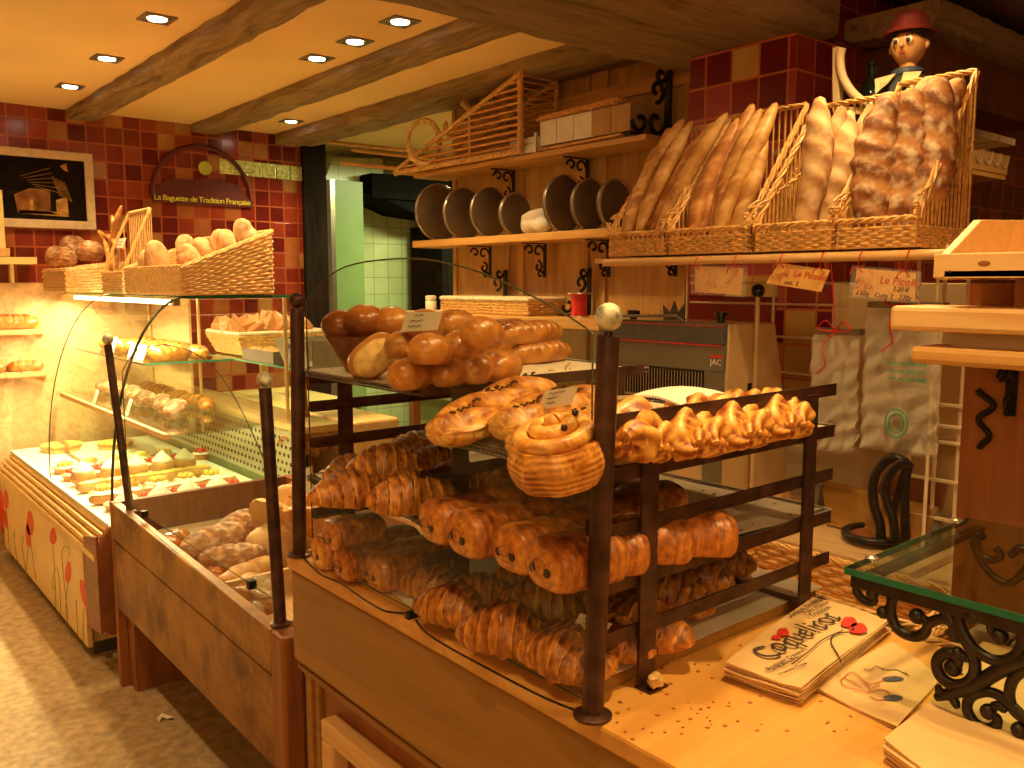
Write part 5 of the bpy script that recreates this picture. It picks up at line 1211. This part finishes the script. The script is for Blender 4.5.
part('handle_hole',MB().ball((1.806,3.84,1.302),.014,12,(.25,1.7,1)),'ink',t,True)
t=thing('metal_tray','dark metal tray of small rolls in front of the grey wooden box','tray',(1.86,4.15,1.201)); part('tray_side',MB().box(1.803,1.808,4.0,4.38,1.201,1.262),'pan_metal',t); part('tray_side',MB().box(1.808,1.95,4.0,4.005,1.201,1.262),'pan_metal',t); part('tray_base',MB().box(1.808,1.95,4.005,4.38,1.201,1.206),'pan_metal',t)
for i in range(5): dup(CH,'small orange roll in the dark metal tray, %s'%ORD[i],(1.86+.04*(i%2),4.05+.07*i,1.222),i*.7,.7,group='small rolls in the metal tray')
# warm wooden cabinet and worktop seen through the left bay of the rack
single('wooden_crate',MB().box(1.95,2.2,3.48,4.1,0,.96),'pine_light','orange wooden crate seen through the left bay of the rack','crate',bevel=.012)
single('wooden_post_block',MB().box(2.45,2.53,2.25,2.35,.88,1.32),'front_wood','orange wooden upright seen under the top tray','post',bevel=.004)
single('kitchen_worktop',MB().box(2.55,2.98,2.45,4.0,1.0,1.04).box(2.6,2.98,2.5,4.0,0,1.0),'cupboard_green','green topped low cupboard below the wooden ledge at the back','cupboard')
# white lidded jar and wicker tray on the ledge
q=onx(431,312,2.7); t=thing('lidded_jar','small white lidded jar behind the milk rolls','jar',(2.7,q.y,1.446)); part('jar_body',MB().lathe([(.028,0),(.03,.01),(.03,.055),(.022,.062)],(2.7,q.y,1.446)),'white_paper',t,True); part('lid',MB().lathe([(.024,.062),(.03,.064),(.03,.082),(.02,.086)],(2.7,q.y,1.446)),'cloth_white',t,True)
t=thing('wicker_tray','long wicker tray with a pale wrapped rim on the low ledge','basket',(0,0,0)); a=onx(452,315,2.72); b_=onx(540,315,2.72); ROOT[t.name]=(0,0,0); t.location=(2.64,(a.y+b_.y)/2,1.446)
W=a.y-b_.y; P=perim(W,.24,.03); P=P if len(P)%2==0 else P[:-1]; wv=MB()
for r in range(5): wv.tube([(x,y,.01+.013*r+(.002 if (i+r)%2 else -.002)) for i,(x,y) in enumerate(P)],.007,5,True)
part('weave',wv,'wicker',t,True); part('rim',MB().tube([(x,y,.075) for x,y in P],.012,8,True),'wicker_white',t,True); part('base',MB().box(.0,.24,-W/2,W/2,.0,.006),'wicker',t)
# ================================================================== UPPER SHELF CONTENT
t=thing('sloping_basket','large open wicker basket with sloping sides lying on the upper shelf','basket',(2.85,3.7,2.213))
y0,y1=4.30,3.20; xa,xb_=2.72,2.95; zb=2.222; ht=.36
def braid(pts,r=.009,n=5):
    P_=smoothpath(pts,n); m_=MB()
    for ph in (0,2.1,4.2): m_.tube([p_+Vector((math.cos(i*1.0+ph)*r*.6,math.sin(i*1.0+ph)*r*.6,math.cos(i*1.0+ph+1)*r*.6)) for i,p_ in enumerate(P_)],r*.6,5)
    return m_
def dense(a,b_,k=14): a=Vector(a);b_=Vector(b_); return [a+(b_-a)*i/k for i in range(k+1)]
fr=MB()
for x in (xa,xb_):
    fr=merge(fr,braid(dense((x,y0,zb+.005),(x,y1,zb+.005)),.015),braid(dense((x,y0,zb+.02),(x,y1,zb+ht)),.016),braid(dense((x,y1,zb),(x,y1,zb+ht),6),.014),braid(dense((x,3.6,zb),(x,3.6,zb+.22),4),.006))
fr=merge(fr,braid(dense((xa,y1,zb+ht),(xb_,y1,zb+ht),5)),braid(dense((xa,y0,zb+.01),(xb_,y0,zb+.01),5)),braid(dense((xa,3.62,zb+.23),(xb_,3.62,zb+.23),5)),braid(dense((xa,3.42,zb+.3),(xb_,3.42,zb+.3),5)))
part('braided_frame',fr,'wicker',t,True)
sl=MB()
for k_ in range(1,11):
    z=zb+ht*k_/11; ys=y0-(y0-y1)*(z-zb-.0)/ht
    for x in (xa+.003,xb_-.003): sl.tube([(x,ys,z),(x,y1,z)],.0075,5)
    sl.tube([(xa,y1,z),(xb_,y1,z)],.0045,5)
for k_ in range(12): x=xa+(xb_-xa)*k_/11; sl.tube([(x,y0,zb),(x,y1,zb)],.004,5)
part('rods',sl,'wicker_orange',t,True)
for i,(u,v,r) in enumerate([(424,146,.10),(458,124,.085)]):
    c=onx(u,v,2.70+.1*i); q=thing('wicker_hoop','braided wicker handle hoop standing in the sloping basket, '+['front one','rear one'][i],'hoop',c)
    part('braid',braid([c+RT*(r*.85*math.cos(a))+Vector((0,0,r*1.15*math.sin(a)+.02)) for a in [2*PI*k_/24-PI*.95 for k_ in range(25 if i==0 else 17)]],.014,4),'wicker_light',q,True)
a=onx(540,120,2.8)
yA,yB=onx(541,130,2.78).y,onx(640,130,2.78).y
t=thing('woven_mat','woven wicker mat under the paper stacks on the upper shelf','mat',(2.85,(yA+yB)/2,2.213)); mb=MB()
for i in range(8): mb=merge(mb,braid(dense((2.77+.024*i,yA+.05,2.225+.004*(i%2)),(2.77+.024*i,yB+.1,2.225+.004*((i+1)%2)),16),.008,2))
part('braids',mb,'wicker',t,True)
y=yA
for i in range(5):
    w_=.115; single('paper_bag_stack',MB().box(2.775,2.96,y-w_+.004,y,2.243,2.355),'white_paper' if i<3 else 'kraft_edge','stack of folded paper bags on the upper shelf, %s from the left'%ORD[i],'paper stack','stacks of paper bags'); y-=w_
    if i==2: pass
t=thing('woven_mat','woven wicker mat lying on top of the paper stacks','mat',(2.85,(yA+yB)/2,2.356)); mb=MB()
for i in range(8): mb=merge(mb,braid(dense((2.765+.026*i,yA+.0,2.367+.004*(i%2)),(2.765+.026*i,yB+.12,2.367+.004*((i+1)%2)+.006),16),.013,2))
part('braids',mb,'wicker_orange',t,True)
A=onx(511,152,2.76);B=onx(537,148,2.76); t=thing('small_crate','small white toy crate on the upper shelf beside the paper stacks','crate',(2.8,(A.y+B.y)/2,2.213)); z=2.213
cr=MB(); cr.box(2.755,2.76,B.y,A.y,z+.004,z+.045).box(2.755,2.76,B.y,A.y,z+.048,z+.075).box(2.76,2.85,B.y,B.y+.005,z+.004,z+.075).box(2.76,2.85,A.y-.005,A.y,z+.004,z+.075).box(2.76,2.85,B.y,A.y,z+.004,z+.008)
for y_ in (A.y,B.y+.012): cr.box(2.752,2.762,y_-.012,y_,z,z+.092)
part('slats',cr,'white_paper',t)
# ================================================================== RIGHT SIDE UNIT
t=thing('shelf_unit','red-brown wooden plank unit with thick shelves at the right','shelf unit',(1.9,.2,0))
part('plank_panel',MB().box(1.72,1.745,-.35,.705,.25,1.60),'red_wood',t)
sm=MB()
for y in (.56,.42,.26,.1,-.06): sm.box(1.7185,1.7205,y-.0015,y+.0015,.25,1.45)
part('plank_seams',sm,'ink',t)
part('thick_shelf',MB().prism([(1.58,.79,1.512),(1.58,-.3,1.512),(1.72,-.3,1.512),(1.72,.79,1.512)],(0,0,.046)),'pine_light',t,bevel=.009)
part('lower_shelf',MB().prism([(1.585,.75,1.452),(1.585,-.3,1.452),(1.72,-.3,1.452),(1.72,.75,1.452)],(0,0,.032)),'pine_y',t,bevel=.009)
part('spacer',MB().box(1.64,1.71,-.3,.70,1.484,1.512),'cream_wall',t)
for y in (.62,.42): 
    o=part('scroll_bracket',MB().add([(v[0]*.8+1.719,v[1]+y,v[2]*.9+1.45) for v in bracket_mesh(.62).v],bracket_mesh(.62).f),'black_iron',t,True)
part('wall_ornament',MB().tube([Vector((1.712,.66+.016*math.cos(a*2.4)*(1-.1*a),1.40-.022*a)) for a in [i*.22 for i in range(24)]],.006,6),'black_iron',t,True)
t=thing('sloping_tray','pale pine tray with a sloping side standing on the right shelf unit','tray',(1.65,.3,1.6))
A=onx(934,254,1.56);D=onx(934,278,1.56)
part('front_board',MB().box(1.56,1.575,-.4,A.y,D.z,A.z),'pine_light',t,bevel=.002)
part('side_board',MB().prism([(1.575,A.y-.005,A.z-.045),(1.575,A.y-.005,A.z),(1.70,A.y-.005,A.z+.065),(1.93,A.y-.005,A.z+.075),(1.93,A.y-.005,A.z-.045)],(0,-.016,0)),'pine_light',t,bevel=.002)
part('bottom_board',MB().box(1.56,1.93,-.4,A.y-.02,D.z,D.z+.012),'pine_light',t)
part('back_board',MB().box(1.915,1.93,-.4,A.y-.02,D.z,A.z+.075),'pine_light',t)
part('leg',MB().box(1.62,1.66,.55,.59,1.558,D.z),'red_wood',t); part('leg',MB().box(1.62,1.66,-.3,-.26,1.558,D.z),'red_wood',t)
part('screw',MB().ball((1.5595,A.y-.03,D.z+.01),.003,8),'iron',t); part('knot',MB().ball((1.5598,A.y-.085,(A.z+D.z)/2+.003),.007,10,(.1,1.6,.7)),'red_wood',t,True)
# glass shelf with wrought iron support
GZ=1.15
t=thing('glass_console','thick glass shelf on scrolled wrought iron brackets at the right of the counter','shelf',(1.5,.3,GZ))
P_=[onz(845,567,GZ),onz(955,517,GZ)]
gx0,gx1,gy=P_[0].x,1.718,P_[0].y
part('glass',MB().box(gx0,gx1,-.4,gy,GZ-.011,GZ),'shelf_glass',t); part('glass_front_edge',MB().box(gx0-.001,gx0,-.4,gy,GZ-.011,GZ),'glass_edge',t); part('glass_side_edge',MB().box(gx0,gx1,gy,gy+.001,GZ-.011,GZ),'glass_edge',t)
for (u,v) in ((872,559),(957,521)):
    a=onz(u,v,GZ); part('fixing_disc',MB().lathe([(.001,0),(.011,0),(.011,.003),(.004,.006)],(a.x,a.y,GZ),16),'bright_metal',t,True)
bxp=gx0+.02
def tr(pts,ox,oy,k): return [onx(ox+X/k,oy+Y/k,bxp) for X,Y in pts]
A_=lambda pts:tr(pts,840,560,5.565); B_=lambda pts:tr(pts,880,560,3.694)
def scroll(pts,r=.0085,ball0=False,ball1=False):
    P_=smoothpath(pts,5); n=len(P_); rr=[r*(.55+.45*min(1,min(i,n-1-i)/(n*.18))) if True else r for i in range(n)]
    part('iron_scroll',MB().tube(P_,rr,8),'iron',t,True)
    if ball0: part('scroll_end',MB().ball(tuple(P_[0]),r*1.45,10),'iron',t,True)
    if ball1: part('scroll_end',MB().ball(tuple(P_[-1]),r*1.45,10),'iron',t,True)
scroll(A_([(180,190),(195,225),(165,238),(120,215),(92,170),(105,120),(160,92),(225,108),(265,165),(280,235),(240,292)]),.007,True,True)
scroll(A_([(430,312),(475,330),(482,385),(445,422),(380,420),(315,375),(283,290),(300,210),(365,172),(450,175),(530,215),(590,290),(630,370),(640,440),(600,400)]),.0085,True,False)
scroll(A_([(640,360),(580,330),(520,340),(485,370)]),.008)
scroll(A_([(735,310),(745,270),(700,260),(665,290),(665,350),(700,430),(760,505),(840,552),(920,560),(985,525),(1015,455),(1005,380),(950,330),(890,325),(845,360),(848,405),(890,425)]),.0085,True,True)
scroll(A_([(560,250),(620,330),(680,420),(730,500),(752,580),(740,650),(690,692),(620,690),(560,645),(538,575),(565,530),(615,520),(655,545),(655,590),(630,600)]),.009,False,True)
scroll(A_([(655,520),(700,545),(740,540)]),.007,True,False)
scroll(A_([(535,765),(640,735),(760,690),(870,625),(960,580),(1060,545),(1160,500),(1280,440)]),.011)
scroll(A_([(545,695),(560,735),(620,765),(640,790),(655,825)]),.007)
scroll(B_([(400,560),(435,585),(425,615),(395,622),(350,600),(322,550),(335,505),(385,487),(440,500),(500,550),(540,590),(600,640)]),.008,True)
scroll(B_([(470,560),(440,538),(412,545)]),.007)
scroll(B_([(640,390),(560,400),(500,430),(478,490),(495,555),(540,600)]),.008)
scroll(B_([(435,800),(440,740),(475,705),(540,703),(600,720)]),.009); scroll(B_([(515,628),(545,640),(590,620)]),.008,True)
part('support_bar',MB().box(bxp-.008,bxp+.008,-.4,gy-.004,GZ-.034,GZ-.012),'iron',t)
part('support_bar',MB().box(bxp,gx1,gy-.03,gy-.014,GZ-.024,GZ-.012),'iron',t)
back=[[(995,548),(1001,556),(990,560),(978,552),(976,540),(984,535)],[(972,540),(980,560),(995,578),(1010,583),(1024,572),(1030,556),(1020,548),(1010,556)]]
for c_ in back: part('iron_scroll',MB().tube(smoothpath([onx(u,v,1.60) for u,v in c_],5),.007,8),'iron',t,True)
# ================================================================== PAPER BAGS ON THE COUNTER
def bagstack(label,tl,tr_,br_,bl,z0,n,dz,mat='kraft_paper',jit=.004,seed=1,group=None,nm='paper_bag_stack'):
    rnd=random.Random(seed); P0=[onz(*q_,z0+n*dz) for q_ in (tl,tr_,br_,bl)]
    c=sum(P0,Vector())/4; t=thing(nm,label,'paper bags',(c.x,c.y,z0),group)
    for i in range(n):
        o=Vector((rnd.uniform(-jit,jit),rnd.uniform(-jit,jit),0)); Q=[p_+o for p_ in P0]; z=z0+dz*i; last=i==n-1
        def fn(s,w_,Q=Q,z=z,i=i):
            a=Q[3]+(Q[2]-Q[3])*s; b_=Q[0]+(Q[1]-Q[0])*s; p_=a+(b_-a)*w_
            return (p_.x,p_.y,z+dz*.8+.006*(i/n)*max(0,(abs(s-.5)-.3))*2*math.sin(3*w_+1)+.0012*math.sin(7*s+5*w_+i))
        part('paper_bag',MB().sheet(fn,14,14,(0,0,dz*.7)),mat,t,True)
    return t,P0
ZK=.941
st1,_=bagstack('lower slightly turned kraft bags sticking out under the Coquelicot stack',(805,603),(890,628),(800,699),(728,672),ZK,3,.003,seed=3)
st2,Q=bagstack('stack of kraft paper bags printed Coquelicot with red poppies on the counter',(812,595),(888,618),(800,688),(724,662),ZK+.0095,7,.0032,seed=5)
TL,TR_,BR,BL=Q; zt=TL.z+.0032
ex=(BL-TL);ey=(TR_-TL)  # long direction runs towards the viewer's left
def onb(u,v,dz=.0): return onz(u,v,zt+dz)
o=onb(770,661); e=onb(843,618); xd=(e-o)
tx=textmb('Coquelicot',.036,(0,0,0),(1,0,0),(0,1,0),shear=.15,ext=.0003); wmax=max(v[0] for v in tx.v)
yd=onb(757,643)-o; X=xd; Y=(yd-xd.normalized()*yd.dot(xd.normalized())); Y=Y.normalized()
Z_=Vector((0,0,1)); Yp=Z_.cross(X.normalized())
k_=X.length/wmax
tx.v=[tuple(o+X.normalized()*(v[0]*k_)+Yp*(v[1]*k_*1.1+.003*math.sin(v[0]*200))+Vector((0,0,.0012+v[2]))) for v in tx.v]
part('lettering',tx,'ink',st2)
for (s_,u,v,u2,v2,sz) in (('Boulanger Createur',768,671,806,651,.009),('Tarte Saint Bric',771,672,800,658,.008),('Croissants Chauds',779,676,808,664,.008),('Artisan Boulanger',792,618,826,597,.008),('Pains Maison',806,615,830,603,.008),('Tradition',812,618,832,608,.008)):
    o=onb(u,v);e=onb(u2,v2);X=(e-o);tx=textmb(s_,sz,(0,0,0),(1,0,0),(0,1,0),shear=.3,ext=.0002);wm=max(q_[0] for q_ in tx.v);k_=X.length/wm;Yp=Z_.cross(X.normalized())
    tx.v=[tuple(o+X.normalized()*(q_[0]*k_)+Yp*(q_[1]*k_*.9)+Vector((0,0,.0012+q_[2]))) for q_ in tx.v]; part('small_print',tx,'ink',st2)
pp=MB()
for (u,v,w_,h_) in ((849,622,8,6),(858,628,9,6),(842,628,0,0),(783,632,6,4.5),(776,637,5,2)):
    if w_: part('poppy_print',MB().prism([onb(u+w_*math.cos(a)*(1+.15*math.sin(3*a)),v+h_*math.sin(a)*(1+.15*math.cos(2*a)),.0011) for a in [-2*PI*i/16 for i in range(16)]],(0,0,.0003)),'ink_red',st2)
pc=MB(); pc.prism([onb(853+2*math.cos(a),629+1.5*math.sin(a),.0017) for a in [-2*PI*i/10 for i in range(10)]],(0,0,.0006)); 
pc.tube(smoothpath([onb(*p_,.0015) for p_ in ((848,632),(835,634),(831,642),(838,655),(841,662))],5),.0012,5); pc.tube(smoothpath([onb(*p_,.0015) for p_ in ((843,630),(822,640),(808,652),(792,664))],5),.001,5)
part('stem_print',pc,'ink',st2)
st3,Q=bagstack('flat kraft bag printed with a reading figure, right of the Coquelicot stack',(893,640),(944,676),(899,727),(811,684),ZK,2,.003,seed=8,nm='paper_bag')
zt=.9475
dr=MB()
def ob3(u,v): return onz(u,v,zt+.0012)
for P_ in ([(841,680),(852,672),(866,683),(869,692),(845,686),(841,680)],[(845,678),(862,688)],[(868,692),(884,690),(890,697),(878,700),(870,696)],[(862,679),(870,684),(884,680),(895,676)],[(872,688),(880,684)]): dr.tube(smoothpath([ob3(*p_) for p_ in P_],5),.0009,4)
part('figure_drawing',dr,'ink_pale_red',st3)
dk=MB()
for (u,v,w_,h_) in ((893,679,11,2.6),(893,698,10,3)): part('figure_shading',MB().prism([ob3(u+w_*math.cos(a),v+h_*math.sin(a)) for a in [-2*PI*i/14 for i in range(14)]],(0,0,.0006)),'ink_blue',st3)
sk=MB()
for P_ in ([(864,669),(870,670),(876,666),(884,670)],[(878,667),(888,670),(897,670),(908,675)],[(905,672),(909,676)]): sk.tube(smoothpath([ob3(*p_) for p_ in P_],5),.0007,4)
part('handwritten_print',sk,'ink',st3)
bagstack('large stack of plain kraft bags at the bottom right under the iron scrolls',(990,655),(1100,700),(1010,830),(885,742),ZK,9,.003,seed=11)
bagstack('plain kraft bag tucked behind the iron bracket at the right edge',(985,640),(1060,660),(1040,700),(948,668),ZK,1,.003,seed=13,nm='paper_bag')
# wicker baskets in the gap behind the counter
g1=wicker_basket('wicker_tray','dark wicker basket of small packets in the gap behind the counter','.' and .55,.26,.12,.12,(1.70,1.05,.70),0,'wicker',rows=9,stake=.03); g1['label']='long wicker basket in the dark gap behind the counter'
g2=wicker_basket('wicker_tray','wicker basket in the gap under the glass console',.42,.24,.12,.12,(1.70,.52,.66),0,'wicker',rows=9,stake=.03)
single('gap_shelf',MB().box(1.60,1.94,.1,2.3,.78,.80),'dark_wood','dark shelf board in the gap behind the counter carrying wicker baskets','shelf')
g1.location=(1.66,1.02,.802); g2.location=(1.62,.50,.802)
rnd=random.Random(21)
for i in range(4): single('folded_cloth',MB().box(1.66,1.80,.36+.075*i,.425+.075*i,.815,.95),'brown_board','folded brown cloth in the wicker basket under the console, %s from the right'%ORD[i],'cloth','folded cloths',bevel=.01)
# ================================================================== UPPER RIGHT: doll, bottle, jars, curved frame
q=onx(906,75,2.75); t=thing('boy_doll','painted wooden boy doll in a red hat and blue scarf peering over the loaves','doll',(2.78,q.y,2.02))
hc=onx(909,46,2.72); R_=.056
def hd(t_,a):
    th=PI*t_; x=math.sin(th)*math.cos(a);y=math.sin(th)*math.sin(a);z=-math.cos(th)
    w_=1-.14*max(0,-z)+.05*max(0,z); return (hc.x+R_*x*w_,hc.y+R_*.95*y*w_,hc.z+R_*1.12*z,.5)
part('head',MB().loft(hd,24,28),'skin_paint',t,True)
vd=(Vector((0,0,H))-hc); vd.z=0; vd.normalize(); vd=(vd+Vector((-.15,0.35,0))).normalized(); sd=Vector((-vd.y,vd.x,0)) # face direction and its side
def face(du,dz,out=1.0): return hc+vd*R_*out*math.sqrt(max(.05,1-(du*du+dz*dz)*.8))+sd*R_*du+Vector((0,0,R_*dz))
for s in (-1,1):
    e_=part('eye',MB().ball(tuple(face(.36*s,.1,.95)),.0115,12,(.6,1,1.15)),'eye_white',t,True); part('pupil',MB().ball(tuple(face(.34*s,.08,1.12)),.0065,10),'ink',e_,True)
    part('eyebrow',MB().tube([face(.2*s,.36,1.02),face(.36*s,.45,1.02),face(.52*s,.38,1.02)],.002,5),'hair_dark',t,True)
    part('ear',MB().ball(tuple(hc+sd*R_*.95*s+Vector((0,0,-.004))),.014,10,(.6,.6,1)),'skin_paint',t,True)
part('nose',MB().ball(tuple(face(0,-.14,1.02)),.007,10),'skin_paint',t,True)
part('mouth',MB().tube([face(-.14,-.48,.99),face(0,-.52,1.03),face(.14,-.48,.99)],.0035,6),'lip_red',t,True)
part('hair',MB().lathe([(R_*1.0,.0),(R_*1.03,.022),(R_*.95,.045),(R_*.5,.07)],(hc.x-vd.x*.006,hc.y-vd.y*.006,hc.z+.012),24),'hair_dark',t,True)
part('hat',MB().lathe([(R_*1.0,.03),(R_*1.32,.026),(R_*1.36,.034),(R_*1.02,.045),(R_*.95,.07),(R_*.6,.092),(.004,.098)],(hc.x,hc.y,hc.z+.008),28),'hat_red',t,True)
part('neck',MB().lathe([(.026,-.1),(.024,-.05)],tuple(hc)),'skin_paint',t,True)
part('scarf',MB().tube([(hc.x+.034*math.cos(a),hc.y+.034*math.sin(a),hc.z-.085) for a in [2*PI*i/20 for i in range(20)]],.017,8,True),'scarf_blue',t,True)
part('jacket',MB().lathe([(.085,2.052-hc.z),(.09,-.2),(.085,-.13),(.05,-.095)],tuple(hc),24),'jacket_dark',t,True)
cl=MB()
for s in (-1,1): cl.prism([hc+vd*.055+sd*s*.012+Vector((0,0,-.09)),hc+vd*.07+sd*s*.07+Vector((0,0,-.10)),hc+vd*.095+sd*s*.055+Vector((0,0,-.15)),hc+vd*.095+sd*s*.02+Vector((0,0,-.125))],vd*.006)
part('collar',cl,'collar_cream',t)
for s in (-1,1): 
    sh=hc+sd*s*.085+Vector((0,0,-.13)); el=hc+sd*s*.105+vd*.04+Vector((0,0,-.22)); ha=hc+sd*s*.03+vd*.11+Vector((0,0,-.17)); part('arm',MB().tube(smoothpath([sh,el,ha],6),[.026]*5+[.022]*4+[.018]*4,10),'jacket_dark',t,True)
    part('hand',MB().ball(tuple(ha+vd*.01),.017,10,(1,1,.8)),'skin_paint',t,True)
single('doll_shelf',MB().box(2.6,3.0,1.12,1.735,2.03,2.05),'old_beam_y','dark wooden ledge behind the baguette baskets under the doll','shelf')
q=onx(871,90,2.85); single('dark_bottle',MB().lathe([(.04,0),(.042,.02),(.042,.17),(.035,.2),(.014,.235),(.013,.27),(.016,.272),(.016,.285)],(2.85,q.y,2.051),24),'bottle_green','dark green glass bottle standing left of the doll','bottle',smooth=True)
F_=[(842,48),(840,58),(842,75),(850,90),(862,101),(876,107),(890,109)]
t=thing('curved_wooden_stand','pale wooden frame with a curved lower rail left of the doll','frame',onx(842,80,2.6)); part('curved_rail',MB().tube(smoothpath([onx(u,v,2.62) for u,v in F_],6),.014,10),'cream_wall',t,True); part('upright',MB().beam(onx(838,48,2.63),onx(838,112,2.63),.03,.02,(0,1,0)),'cream_wall',t)
part('rest',MB().beam(onx(838,110,2.63),onx(890,112,2.63),.02,.02),'cream_wall',t)
A=ony(962,168,1.5)
t=thing('jar_shelf','small scalloped wooden shelf holding glass jars at the far right','shelf',(3.9,1.6,1.9)); sx0=ony(962,170,1.45).x; sx1=ony(1006,170,1.45).x; z=ony(990,172,1.45).z
part('board',MB().box(sx0,sx1,1.45,1.735,z-.02,z),'pine_y',t); part('scalloped_rail',MB().box(sx0,sx1,1.445,1.455,z,z+.075),'pine_y',t)
sc_=MB()
for i in range(5): x=sx0+(i+.5)*(sx1-sx0)/5; sc_.tube([(x+.035*math.cos(a),1.443,z+.075-.05*math.sin(a)) for a in [PI*k_/10 for k_ in range(11)]],.006,5)
part('scallops',sc_,'cream_wall',t,True)
for i in range(4):
    x=sx0+.17+.085*i; q=thing('spice_jar','small glass spice jar on the scalloped shelf, %s from the left'%ORD[i],'jar',(x,1.55,z+.001),'spice jars'); part('glass_body',MB().lathe([(.025,0),(.027,.01),(.027,.13-.01*i),(.02,.14-.01*i)],(x,1.55,z+.001),16),'plastic_bag',q,True); part('contents',MB().lathe([(.023,.004),(.023,.09)],(x,1.55,z+.001),14),'baguette',q,True); part('lid',MB().lathe([(.024,.14-.01*i),(.024,.17-.01*i)],(x,1.55,z+.001),16),'bright_metal',q,True)
x=sx0+.08; single('upright_card',MB().box(x-.05,x+.05,1.60,1.603,z+.001,z+.24),'panel_cream','pale upright card left of the spice jars','card')
